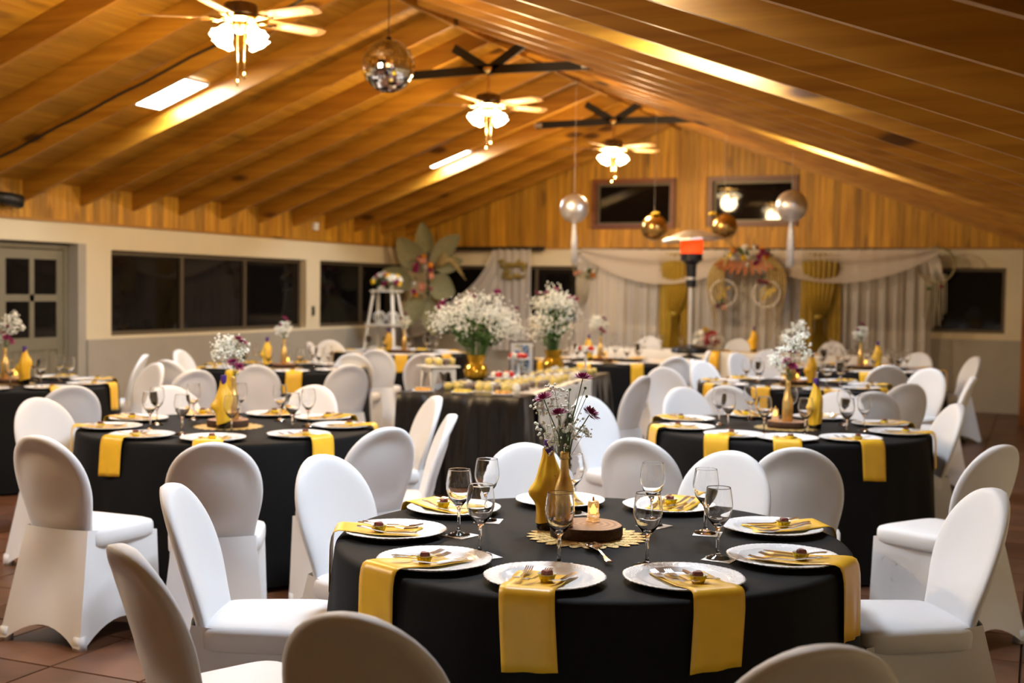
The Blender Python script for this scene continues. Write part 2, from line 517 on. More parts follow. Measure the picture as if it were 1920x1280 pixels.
# floor: grout bed with single tiles, the largest in view as objects, the rest joined
T = 0.45
floor = struct('floor', MB().span((LX - 0.3, YB - 0.2, -0.15), (XE + 0.3, DY + 0.3, -0.012)).mesh('floor', M['grout']))
tile_m = MB().hexa([(-T / 2 + .004, -T / 2 + .004, -.012), (T / 2 - .004, -T / 2 + .004, -.012), (T / 2 - .004, T / 2 - .004, -.012), (-T / 2 + .004, T / 2 - .004, -.012),
                    (-T / 2 + .006, -T / 2 + .006, 0), (T / 2 - .006, -T / 2 + .006, 0), (T / 2 - .006, T / 2 - .006, 0), (-T / 2 + .006, T / 2 - .006, 0)]).mesh('floor_tile', M['tile'])
cells = []
i0 = -13
for i in range(-13, 11):
    for j in range(-18, 32):
        x, y = -3.637 + T / 2 + i * T, 3.81 + T / 2 + j * T
        if LX - T / 2 < x < XE + T / 2 and YB - T / 2 < y < DY + T / 2:
            cells.append((x, y))
def tile_rank(c):                  # ones in the camera's wedge first, near before far
    v = Vector((c[0], c[1], 0))
    dpt = v.x * fw.x + v.y * fw.y
    lat = v.x * rt.x + v.y * rt.y
    inview = dpt > 2.0 and abs(lat) < 0.45 * dpt + 0.3
    return (0 if inview else 1, dpt if inview else 50 - dpt)
cells.sort(key=tile_rank)
for c in cells[:290]:
    obj('floor_tile', tile_m.copy(), floor, (c[0], c[1], 0))
rest = MB()
for x, y in cells[290:]:
    h = T / 2 - .004
    rest.box((x, y, -.006), (2 * h, 2 * h, .012))
tag(obj('floor_tile_field', rest.mesh('floor_tile_field', M['tile']), floor), kind='stuff')

# ceiling: backing sheet, long boards along the hall, rafters across
ceil_mb = MB()
zt = RDEP + 0.03
for xa, xb in ((LX - .2, XR), (XR, XE + .2)):
    ceil_mb.hexa([(xa, YB - .2, roof(xa) + zt), (xb, YB - .2, roof(xb) + zt), (xb, DY + .2, roof(xb) + zt), (xa, DY + .2, roof(xa) + zt),
                  (xa, YB - .2, roof(xa) + zt + .05), (xb, YB - .2, roof(xb) + zt + .05), (xb, DY + .2, roof(xb) + zt + .05), (xa, DY + .2, roof(xa) + zt + .05)])
ceiling = struct('ceiling', ceil_mb.mesh('ceiling', M['board']))
def board_mesh(sgn):
    w, t, ln = 0.094, 0.018, DY - YB
    ca = 1 / math.sqrt(1 + SL * SL); dx, dz = ca, sgn * SL * ca
    nx, nz = -sgn * SL * ca, ca
    P = []
    for y in (0, ln):
        for a, b in ((0, 0), (w, 0), (w, t), (0, t)):
            P.append((a * dx + b * nx, y, a * dz + b * nz))
    return MB().add(P, [(0, 1, 2, 3), (7, 6, 5, 4), (0, 4, 5, 1), (1, 5, 6, 2), (2, 6, 7, 3), (3, 7, 4, 0)]).mesh('ceiling_board', M['board'])
bl, br = board_mesh(1), board_mesh(-1)
step = 0.098 / math.sqrt(1 + SL * SL)
x = LX
while x < XR - step:
    obj('ceiling_board', bl.copy(), ceiling, (x, YB, roof(x) + RDEP + .002)); x += step
x = XR
while x < XE:
    obj('ceiling_board', br.copy(), ceiling, (x, YB, roof(x) + RDEP + .002)); x += step
def rafter_mesh(xa, xb):
    return MB().prism([(xa, -.0225, roof(xa)), (xb, -.0225, roof(xb)), (xb, -.0225, roof(xb) + RDEP), (xa, -.0225, roof(xa) + RDEP)], (0, .045, 0)).mesh('rafter', M['rafter'])
rl, rr = rafter_mesh(LX, XR - .018), rafter_mesh(XR + .018, XE)
for n in range(-15, 11):
    y = RAF0 + n * RAFS
    obj('rafter', rl.copy(), ceiling, (0, y, 0)); obj('rafter', rr.copy(), ceiling, (0, y, 0))
obj('ridge_beam', MB().span((XR - .018, YB, ZR - .025), (XR + .018, DY, ZR + .24)).mesh('ridge_beam', M['rafter']), ceiling)

# walls as slabs with openings, in a frame where x runs along the wall and y into it
def wall_mesh(x0, x1, z0, z1, holes, m, th=0.22):
    xs = sorted({x0, x1, *[h[0] for h in holes], *[h[1] for h in holes]})
    zs = sorted({z0, z1, *[h[2] for h in holes], *[h[3] for h in holes]})
    mb = MB()
    for a, b in zip(xs, xs[1:]):
        for c, d in zip(zs, zs[1:]):
            mx, mz = (a + b) / 2, (c + d) / 2
            if any(h[0] < mx < h[1] and h[2] < mz < h[3] for h in holes):
                continue
            mb.span((a, 0, c), (b, th, d))
    return mb.mesh('wall', m)
W1, W2, DOOR = (10.60, 14.46, .985, 1.915), (14.81, 17.35, .985, 1.915), (8.20, 10.22, 0, 1.965)
ROTL = (0, 0, R_(90))
wl = struct('wall_left', wall_mesh(YB, DY, 0, ZW, [W1, W2, DOOR], M['plaster']), (LX, 0, 0), ROTL)
mb = MB()
for a, b in ((YB, 8.20), (10.22, DY)):
    mb.span((a, -.025, 0), (b, .03, .955))
obj('dado', mb.mesh('dado', M['dado']), wl)
obj('upper_backing', MB().span((YB, .02, ZW), (DY, .2, 2.62)).mesh('upper_backing', M['plaster']), wl)
pm = MB().hexa([(0.002, -.014, ZW), (.093, -.014, ZW), (.093, .02, ZW), (0.002, .02, ZW), (0.002, -.014, 2.56), (.093, -.014, 2.56), (.093, .02, 2.56), (0.002, .02, 2.56)]).mesh('plank', M['plank'])
y = 6.6
while y < DY - .05:
    obj('plank', pm.copy(), wl, (y, 0, 0)); y += .095
obj('plank_field', MB().span((YB, -.014, ZW), (6.6, .02, 2.56)).mesh('plank_field', M['plank']), wl)
obj('plank_trim', MB().span((YB, -.026, ZW - .012), (DY, .0, ZW + .012)).mesh('plank_trim', M['rafter']), wl)

U1, U2 = (-6.24, -4.97, 2.475, 3.205), (-4.465, -3.19, 2.50, 3.205)
V1, V2, V3 = (-8.95, -6.25, 1.05, 1.915), (-5.75, -3.05, 1.05, 1.915), (-2.55, -0.44, 1.05, 1.92)
wf = struct('wall_back', wall_mesh(LX, XE, 0, ZW, [V1, V2, V3], M['plaster']), (0, DY, 0))
obj('dado', MB().span((LX, -.025, 0), (XE, .03, .965)).mesh('dado', M['dado']), wf)
x = LX
while x < XE:
    xa, xb = x + .002, x + .093
    za, zb = roof(xa) + RDEP, roof(xb) + RDEP
    segs = [(ZW, None)]
    for u in (U1, U2):
        if xb > u[0] and xa < u[1]:
            segs = [(ZW, u[2]), (u[3], None)]
    for c, d in segs:
        p = [(xa, -.014, c), (xb, -.014, c), (xb, .02, c), (xa, .02, c)]
        e = (d, d) if d else (za, zb)
        p += [(xa, -.014, e[0]), (xb, -.014, e[1]), (xb, .02, e[1]), (xa, .02, e[0])]
        obj('plank', MB().hexa(p).mesh('plank', M['plank']), wf)
    x += .095
gb = MB()
ap = ZR + RDEP + .1
edges = [LX, U1[0], U1[1], U2[0], U2[1], XE]
for a, b in zip(edges, edges[1:]):
    win = U1 if a == U1[0] else U2 if a == U2[0] else None
    pts = [a, XR, b] if a < XR < b else [a, b]
    for c, d in zip(pts, pts[1:]):
        lo = ZW
        if win:
            gb.span((c, .02, ZW), (d, .2, win[2])); lo = win[3]
        gb.hexa([(c, .02, lo), (d, .02, lo), (d, .2, lo), (c, .2, lo), (c, .02, roof(c) + .25), (d, .02, roof(d) + .25), (d, .2, roof(d) + .25), (c, .2, roof(c) + .25)])
obj('gable_backing', gb.mesh('gable_backing', M['plank']), wf)
obj('plank_trim', MB().span((LX, -.026, ZW - .012), (XE, .0, ZW + .012)).mesh('plank_trim', M['rafter']), wf)
struct('wall_right', wall_mesh(YB, DY, 0, 2.25, [], M['plaster']), (XE + .22, 0, 0), ROTL)
struct('wall_front', wall_mesh(LX, XE, 0, 4.3, [], M['plaster']), (0, YB - .22, 0))

# windows and the door
def window(name, r, loc, rot, cols, frame_m, inset=.09, outer=None, sill=.0):
    x0, x1, z0, z1 = r
    b = .045
    fr = MB()
    for q in ((x0, x1, z0, z0 + b), (x0, x1, z1 - b, z1), (x0, x0 + b, z0 + b, z1 - b), (x1 - b, x1, z0 + b, z1 - b)):
        fr.span((q[0], inset, q[2]), (q[1], inset + .05, q[3]))
    w = struct(name, fr.mesh('window_frame', frame_m), loc, rot)
    cw = (x1 - x0 - 2 * b) / cols
    pane = MB().span((.0, 0, 0), (cw, .008, z1 - z0 - 2 * b)).mesh('pane', M['darkglass'])
    mul = MB().span((-.022, -.012, 0), (.022, .04, z1 - z0 - 2 * b)).mesh('mullion', frame_m)
    for k in range(cols):
        obj('pane', pane, w, (x0 + b + k * cw, inset + .02, z0 + b))
        if k: obj('mullion', mul, w, (x0 + b + k * cw, inset, z0 + b))
    if outer:
        o, mm = .055, MB()
        for q in ((x0 - o, x1 + o, z0 - o, z0 + .012), (x0 - o, x1 + o, z1 - .012, z1 + o), (x0 - o, x0 + .012, z0 + .012, z1 - .012), (x1 - .012, x1 + o, z0 + .012, z1 - .012)):
            mm.span((q[0], -.045, q[2]), (q[1], .06, q[3]))
        obj('timber_frame', mm.mesh('timber_frame', outer), w)
    return w
window('window_1', W1, (LX, 0, 0), ROTL, 3, M['bronze'])
window('window_2', W2, (LX, 0, 0), ROTL, 2, M['bronze'])
window('window_3', V1, (0, DY, 0), (0, 0, 0), 3, M['bronze'])
window('window_4', V2, (0, DY, 0), (0, 0, 0), 3, M['bronze'])
window('window_5', V3, (0, DY, 0), (0, 0, 0), 2, M['bronze'])
window('window_6', (U1[0] + .05, U1[1] - .05, U1[2] + .05, U1[3] - .05), (0, DY, 0), (0, 0, 0), 1, M['bronze'], .04, M['redwood'])
window('window_7', (U2[0] + .05, U2[1] - .05, U2[2] + .05, U2[3] - .05), (0, DY, 0), (0, 0, 0), 1, M['bronze'], .04, M['redwood'])

fr = MB()
for q in ((8.2, 8.28, 0, 1.965), (10.04, 10.10, 0, 1.965), (8.28, 10.04, 1.90, 1.965), (9.10, 9.16, 0, 1.90)):
    fr.span((q[0], .13, q[2]), (q[1], .20, q[3]))
door = struct('door_1', fr.mesh('door_frame', M['doorpaint']), (LX, 0, 0), ROTL)
obj('reveal', MB().span((10.10, .0, 0), (10.22, .21, 1.965)).mesh('reveal', M['dado']), door)
def leaf(x0, x1):
    mb = MB()
    s = .09
    for q in ((x0, x0 + s, 0.02, 1.89), (x1 - s, x1, .02, 1.89), (x0 + s, x1 - s, 1.79, 1.89), (x0 + s, x1 - s, .86, .99), (x0 + s, x1 - s, .02, .2),
              ((x0 + x1) / 2 - .03, (x0 + x1) / 2 + .03, .99, 1.79), (x0 + s, x1 - s, 1.36, 1.43)):
        mb.span((q[0], .14, q[2]), (q[1], .18, q[3]))
    lf = obj('door_leaf', mb.mesh('door_leaf', M['doorpaint']), door)
    xm = (x0 + x1) / 2
    for a, b in ((x0 + s, xm - .03), (xm + .03, x1 - s)):
        for c, d in ((.99, 1.36), (1.43, 1.79)):
            obj('pane', MB().span((a, .155, c), (b, .163, d)).mesh('pane', M['darkglass']), lf)
    n = 7
    w = (x1 - x0 - 2 * s) / n
    for k in range(n):
        obj('door_board', MB().span((x0 + s + k * w + .003, .15, .2), (x0 + s + (k + 1) * w - .003, .17, .86)).mesh('door_board', M['doorpaint']), lf)
leaf(8.285, 9.095)
leaf(9.165, 10.035)

# timber post with a brace at the right end of the hall
pt = MB().span((-.21, 15.82, 0), (-.05, 15.98, roof(-.13) + .02))
post = struct('trim_1', pt.mesh('post', M['post']))
obj('brace', MB().tube([(-.14, 15.8, 1.95), (-.09, 15.75, 2.07), (.0, 15.6, 2.13), (.1, 15.3, 2.15)], [.045, .04, .04, .04], 6).mesh('brace', M['rafter']), post)

# small fittings on the left wall
k = thing('wall_sensor', 'small white sensor box on the pine boards above the left windows', 'sensor', loc=(LX + .014, 14.63, 2.33),
          kit=[('housing', MB().span((0, -.05, 0), (.04, .05, .1)).mesh('housing', M['paper'])), ('lens', MB().ball((.042, 0, .04), .018, 8, 5).mesh('lens', M['panelrim'], True))])
k = thing('wall_switch', 'slim black switch on the plaster between the two left windows', 'switch', loc=(LX, 14.63, 1.15),
          kit=[('plate', MB().span((0, -.03, 0), (.012, .03, .13)).mesh('plate', M['switchblack'])), ('rocker', MB().span((.012, -.015, .04), (.018, .015, .09)).mesh('rocker', M['switchblack']))])
k = thing('spot_lamp', 'black stage spot clamped high on the pine boards above the door', 'spotlight', loc=(LX + .014, 9.03, 2.30),
          kit=[('bracket', MB().span((0, -.03, .02), (.12, .03, .06)).mesh('bracket', M['switchblack'])),
               ('can', MB().tube([(.08, -.12, .06), (.1, .02, .05), (.12, .14, .03)], [.055, .065, .07], 12).mesh('can', M['switchblack'], True)),
               ('knob', MB().ball((.1, .17, .0), .03, 8, 6).mesh('knob', M['switchblack'], True))])
cpts = []
yc = RAF0 - 2 * RAFS - .03
for i in range(16):
    t = i / 15
    x = LX + .25 + t * 3.6
    cpts.append((x, RAF0 - RAFS - .032, roof(x) + .13 + .006 * math.sin(i * 2.1)))
cab = thing('black_cable', 'thin black cable clipped along the face of a left rafter', 'cable', mesh=MB().tube(cpts, .011, 6).mesh('black_cable', M['switchblack'], True))

# ------------------------------------------------------------------ ceiling lights, fans, trusses
def led_panel(x, y, label):
    s = .60
    sg = 1 if x < XR else -1
    ang = math.atan(SL) * sg
    rim = MB()
    h, t = s / 2, .018
    for q in ((-h, -h, h, -h + t), (-h, h - t, h, h), (-h, -h + t, -h + t, h - t), (h - t, -h + t, h, h - t)):
        rim.span((q[0], q[1], -.03), (q[2], q[3], 0))
    thing('ceiling_light', label, 'ceiling light', 'square led panels between the rafters', (x, y, roof(x) + RDEP - .004), (0, -ang, 0),
          kit=[('diffuser', MB().span((-h + t, -h + t, -.024), (h - t, h - t, -.004)).mesh('diffuser', M['panel'])), ('frame', rim.mesh('frame', M['panelrim']))])
led_panel(-7.24, RAF0 - .5 * RAFS, 'square white led panel between rafters below the nearest ceiling fan')
led_panel(-7.24, RAF0 + 6.5 * RAFS, 'square white led panel between the far left rafters')
led_panel(-7.24, RAF0 - 7.5 * RAFS, 'square white led panel on the left slope, out of view overhead')
led_panel(-1.75, RAF0 - 3.5 * RAFS, 'square white led panel hidden behind the near right rafters')
led_panel(-1.75, RAF0 + 2.5 * RAFS, 'square white led panel hidden behind the far right rafters')

led_panel(-1.75, RAF0 - 6.5 * RAFS, 'square white led panel on the right slope, overhead above the nearest table')

def fan_kit():
    kit = []
    rod = MB().tube([(0, 0, .0), (0, 0, -.30)], .012, 8).lathe([(0, 0), (.055, 0), (.06, -.02), (.03, -.06), (0, -.06)], 16)
    kit.append(('downrod', rod.mesh('downrod', M['brass'], True, 40)))
    mot = MB().lathe([(0, -.24), (.05, -.24), (.105, -.255), (.115, -.27), (.115, -.325), (.10, -.34), (0, -.34)], 28)
    band = MB().lathe([(.1, -.34), (.118, -.344), (.118, -.356), (.09, -.372), (.05, -.385), (0, -.385)], 28)
    kit.append(('motor', mot.mesh('motor', M['brassdark'], True, 40), (0, 0, 0), (0, 0, 0), [('band', band.mesh('band', M['brass'], True, 40))]))
    bl = MB()
    pts = [(.20, -.045), (.24, -.058), (.60, -.07), (.645, -.05), (.66, 0), (.645, .05), (.60, .07), (.24, .058), (.20, .045)]
    bl.prism([(x, y * math.cos(.2), -.352 - y * math.sin(.2)) for x, y in pts], (0, 0, .008))
    blm = bl.mesh('blade', M['blade'])
    ca = MB().prism([(x, y * math.cos(.2), -.3535 - y * math.sin(.2)) for x, y in [(.34, -.042), (.57, -.048), (.60, 0), (.57, .048), (.34, .042), (.31, 0)]], (0, 0, .0015)).mesh('cane_inset', M['cane'])
    arm = MB().tube([(.09, 0, -.35), (.14, .012, -.365), (.19, .025, -.356), (.26, .03, -.357)], .010, 6).tube([(.14, -.012, -.365), (.19, -.025, -.358), (.26, -.03, -.362)], .010, 6).mesh('bracket', M['brass'], True)
    for k in range(5):
        a = R_(FAN_A + 72 * k)
        kit.append(('blade', blm, (0, 0, 0), (0, 0, a), [('cane_inset', ca), ('bracket', arm)]))
    fit = MB().lathe([(0, -.385), (.055, -.385), (.06, -.40), (.045, -.43), (.02, -.45), (0, -.455)], 20).mesh('light_fitter', M['brass'], True, 40)
    kit.append(('light_fitter', fit))
    def scal(r, z, a):
        return r * (1 + (.10 * math.cos(6 * a) if z < -.085 else 0))
    sh = MB().lathe([(.014, 0), (.026, -.012), (.038, -.04), (.044, -.07), (.058, -.10), (.072, -.115), (.068, -.112), (.054, -.095), (.040, -.07), (.034, -.04), (.022, -.014), (0, -.012)], 24, fn=scal).mesh('lamp_shade', M['shade'], True)
    nk = MB().tube([(0, 0, 0), (.05, 0, .008), (.075, 0, -.012)], .012, 6).mesh('lamp_arm', M['brass'], True)
    for k in range(4):
        a = R_(35 + 90 * k)
        kit.append(('lamp_arm', nk, (math.cos(a) * .03, math.sin(a) * .03, -.405), (0, 0, a)))
        kit.append(('lamp_shade', sh, (math.cos(a) * .10, math.sin(a) * .10, -.41), (0, R_(-38), a)))
    for dx, ln in ((.03, .26), (-.015, .31)):
        kit.append(('pull_chain', MB().tube([(dx, .0, -.44), (dx, 0, -.44 - ln)], .0035, 5).lathe([(0, -.44 - ln - .045), (.008, -.44 - ln - .04), (.011, -.44 - ln - .02), (.005, -.44 - ln), (0, -.44 - ln)], 8, (dx, 0, 0)).mesh('pull_chain', M['brass'], True)))
    return kit
FAN_A = 96
fans = [(6.858, 'nearest brass ceiling fan with five wooden blades and four lit tulip shades', 41.5),
        (10.835, 'middle brass ceiling fan hanging below the first black truss', 30),
        (2.88, 'brass ceiling fan on the ridge, out of view at the upper left', 30),
        (14.596, 'farthest brass ceiling fan with lit tulip shades before the gable wall', 24.5)]
fk = fan_kit()
for y, lab, da in fans:
    thing('ceiling_fan', lab, 'ceiling fan', 'brass ceiling fans along the ridge', (XR, y, 3.655), (0, 0, R_(da)), kit=fk)
    ld = bpy.data.lights.new('fan_lamp', 'POINT')
    ld.energy = LAMP_W; ld.color = LAMP_COL; ld.shadow_soft_size = .13
    lo = bpy.data.objects.new('fan_lamp', ld); col.objects.link(lo); lo.location = (XR, y, 3.06)

def truss(y, label):
    def arm(x, z):
        dx = x - XR
        e = Vector((dx, 0, z - 3.64))
        L = e.length
        d = e / L
        mb = MB()
        n = Vector((-d.z, 0, d.x)) * .042
        a, b = Vector((0, 0, 0)), e
        mb.hexa([tuple(a - n + Vector((0, -.012, 0))), tuple(b - n + Vector((0, -.012, 0))), tuple(b - n + Vector((0, .012, 0))), tuple(a - n + Vector((0, .012, 0))),
                 tuple(a + n + Vector((0, -.012, 0))), tuple(b + n + Vector((0, -.012, 0))), tuple(b + n + Vector((0, .012, 0))), tuple(a + n + Vector((0, .012, 0)))])
        return mb.mesh('strap', M['blackmetal'])
    kit = []
    for x in (XR - 1.03, XR + 1.03):
        kit.append(('strap', arm(x, roof(x) + .07)))
    for x in (XR - .37, XR + .37):
        kit.append(('strap', arm(x, roof(x) + .07)))
    kit.append(('hub', MB().tube([(0, -.03, 0), (0, .03, 0)], .055, 16).mesh('hub', M['blackmetal'])))
    for x in (XR - 1.0, XR + 1.0):
        kit.append(('bolt_plate', MB().box((x - XR, -.0, roof(x) + .06 - 3.64), (.10, .05, .05)).mesh('bolt_plate', M['heater'])))
    thing('roof_tie', label, 'truss', 'black steel roof ties under the ridge', (XR, y, 3.64), kit=kit)
truss(10.835, 'black steel four-armed roof tie above the middle ceiling fan')
truss(14.596, 'black steel four-armed roof tie above the farthest ceiling fan')
truss(6.858, 'black steel roof tie above the nearest ceiling fan, mostly out of view')

# mirror ball: one faceted ball whose single mirror tiles are set in rings
def mirror_ball(r):
    mb = MB()
    rows = 22
    for i in range(1, rows):
        th = math.pi * i / rows
        n = max(6, int(2 * math.pi * math.sin(th) * rows / math.pi))
        s = math.pi * r / rows * .46
        for j in range(n):
            ph = 2 * math.pi * j / n + i * .3
            nn = Vector((math.sin(th) * math.cos(ph), math.sin(th) * math.sin(ph), math.cos(th)))
            e = Vector((-math.sin(ph), math.cos(ph), 0)); g = nn.cross(e)
            jit = Vector((random.uniform(-1, 1), random.uniform(-1, 1), random.uniform(-1, 1))) * .03
            n2 = (nn + jit).normalized(); e = (e - n2 * e.dot(n2)).normalized(); g = n2.cross(e)
            c = nn * r
            mb.add([c - e * s - g * s, c + e * s - g * s, c + e * s + g * s, c - e * s + g * s], [(0, 1, 2, 3)])
    return mb.mesh('mirror_tiles', M['mirror'])
mt = thing('mirror_ball', 'large mirrored disco ball hanging from the ridge by a wire', 'disco ball', loc=(XR, 8.872, 3.338),
           kit=[('core', MB().ball((0, 0, 0), .208, 32, 20).mesh('core', M['heaterdark'], True)),
                ('hanger', MB().tube([(0, 0, .205), (0, 0, .58)], .004, 5).lathe([(0, .24), (.02, .235), (.03, .2), (0, .2)], 10).mesh('hanger', M['heaterdark']))])
tag(obj('mirror_tiles', mirror_ball(.212), mt), kind='stuff')

# foil balls on threads, the silver ones with tassels
def foil(x, y, z, r, m, label, tassel, group):
    def seam(q, zz, a):
        return q * (1 - .012 * abs(math.cos(8 * a)))
    mb = MB().lathe([(r * math.sin(math.pi * i / 20), -r * math.cos(math.pi * i / 20)) for i in range(21)], 48, fn=seam)
    kit = [('ball', mb.mesh('ball', m, True)), ('thread', MB().tube([(0, 0, r), (0, 0, roof(x) - z + .02)], .0012, 4).mesh('thread', M['tassel']))]
    if tassel:
        st = MB()
        rnd = random.Random(int(x * 100))
        for k in range(16):
            a = rnd.uniform(0, 6.28); q = rnd.uniform(.0, .04)
            x0, y0 = math.cos(a) * q, math.sin(a) * q
            st.tube([(x0 * .4, y0 * .4, -r + .01), (x0, y0, -r - tassel * .4), (x0 * 1.2, y0 * 1.2, -r - tassel * rnd.uniform(.9, 1))], .007, 5)
        kit.append(('strands', st.mesh('strands', M['tassel'], True)))
    thing('hanging_ball', label, 'ball decoration', group, (x, y, z), kit=kit)
foil(-4.72, 12.72, 2.44, .157, M['silver'], 'left silver foil ball with a long white tassel', .46, 'foil balls hanging from the rafters')
foil(-2.54, 13.65, 2.50, .172, M['silver'], 'right silver foil ball with long white tassels', .50, 'foil balls hanging from the rafters')
foil(-4.33, 14.45, 2.315, .16, M['goldfoil'], 'gold foil ball with a yellow flower, left of the patio heater', 0, 'foil balls hanging from the rafters')
foil(-3.57, 14.85, 2.345, .16, M['goldfoil'], 'gold foil ball right above the patio heater hood', 0, 'foil balls hanging from the rafters')
for x, y, z in ((-4.30, 14.40, 2.47), (-3.70, 14.80, 2.49)):
    mb = MB()
    for k in range(8):
        a = k * .785
        mb.octa((.035 * math.cos(a), .035 * math.sin(a), .01), .022)
    mb.octa((0, 0, .015), .025)
    thing('yellow_blossom', 'yellow blossom on top of the ' + ('left' if x < -4 else 'right') + ' gold foil ball', 'flower', loc=(x, y, z), mesh=mb.mesh('yellow_blossom', M['yellow_f'], True))

# ------------------------------------------------------------------ banquet chairs
def chair_kit():
    back = MB()
    rows = []
    for i in range(27):
        z = .475 + .430 * (i / 26)
        if i > 16: z = .475 + .430 * (16 / 26) + .430 * (10 / 26) * math.sin((i - 16) / 10 * math.pi / 2)
        if z > .68:
            w = .200 * max(0.0, 1 - ((z - .68) / .2252) ** 2.3) ** .5
        else:
            w = .166 + .034 * sstep(.46, .68, z)
        w = max(w, .004)
        cy = -.166 - .134 * max(0, (z - .47) / .435) ** 1.08
        t = .027 * min(1, .25 + w / .08)
        row = []
        for k in range(28):
            a = 2 * math.pi * k / 28
            c, s = math.cos(a), math.sin(a)
            px = w * math.copysign(abs(c) ** .62, c)
            py = t * math.copysign(abs(s) ** .75, s)
            e2 = (px / .175) ** 2 + ((z - .70) / .178) ** 2
            e1 = math.sqrt(e2)
            if s < 0:
                ring = sstep(1.02, .86, e1) * sstep(.15, .80, e1)
                py += .011 * ring * (.35 + .65 * sstep(.52, .84, z)) * abs(s) ** .5
            else: py -= .010 * max(0, 1 - e2)
            row.append((px, cy + py + .03 * (px / .2) ** 2, z))
        rows.append(row)
    back.grid(rows, True)
    back.f.append(tuple(len(back.v) - 28 + k for k in range(28)))
    seat = MB()
    def outline(sc, z):
        r = []
        for k in range(40):
            a = 2 * math.pi * k / 40
            c, s = math.cos(a), math.sin(a)
            x = math.copysign(abs(c) ** .32, c); y = math.copysign(abs(s) ** .32, s)
            hw = .203 + .016 * y
            r.append((x * hw * sc, (y * .204 + .032) * sc, z))
        return r
    seat.grid([outline(.95, .41), outline(1, .42), outline(1.005, .45), outline(1, .468), outline(.975, .480), outline(.88, .489), outline(.5, .493)], True)
    seat.f.append(tuple(len(seat.v) - 40 + k for k in range(40)))
    seat.f.append(tuple(reversed(range(40))))
    skirt = MB()
    bot = [(-.222, .232), (.222, .232), (.222, -.286), (-.222, -.286)]
    top = [(-.208, .224, .435), (.208, .224, .435), (.171, -.180, .492), (-.171, -.180, .492)]
    N = 12
    rows = []
    for r in range(9):
        t = r / 8
        row = []
        for s in range(4):
            a0, a1, b0, b1 = top[s], top[(s + 1) % 4], bot[s], bot[(s + 1) % 4]
            for k in range(N):
                u = k / N
                uu = max(0, min(1, (u - .075) / .85))
                arch = 1 - (2 * uu - 1) ** 2
                zt, zb = a0[2] + (a1[2] - a0[2]) * u, .012 + .075 * arch ** .9
                z = zt + (zb - zt) * t
                f = (zt - z) / (zt - .012)
                x = (a0[0] + (a1[0] - a0[0]) * u) * (1 - f) + (b0[0] + (b1[0] - b0[0]) * u) * f
                y = (a0[1] + (a1[1] - a0[1]) * u) * (1 - f) + (b0[1] + (b1[1] - b0[1]) * u) * f
                if s == 2: y -= .027 * (1 - (2 * u - 1) ** 2) * (1 - f)
                bow = .030 * math.sin(math.pi * u) * math.sin(math.pi * t) + .012 * arch * t
                cx, cyy = x, y + .02
                l = math.hypot(cx, cyy)
                row.append((x - bow * cx / l, y - bow * cyy / l, z))
        rows.append(row)
    skirt.grid(rows, True)
    foot = MB().hexa([(-.021, -.021, 0), (.021, -.021, 0), (.021, .021, 0), (-.021, .021, 0), (-.019, -.019, .06), (.019, -.019, .06), (.019, .019, .06), (-.019, .019, .06)])
    fm = foot.mesh('foot_pocket', M['cover'], True)
    kit = [('backrest', back.mesh('backrest', M['cover'], True)), ('seat', seat.mesh('seat', M['cover'], True)), ('skirt', skirt.mesh('skirt', M['cover'], True, 50))]
    for x, y in bot:
        kit.append(('foot_pocket', fm, (x * .915, y * .92, 0)))
    return kit
CK = chair_kit()
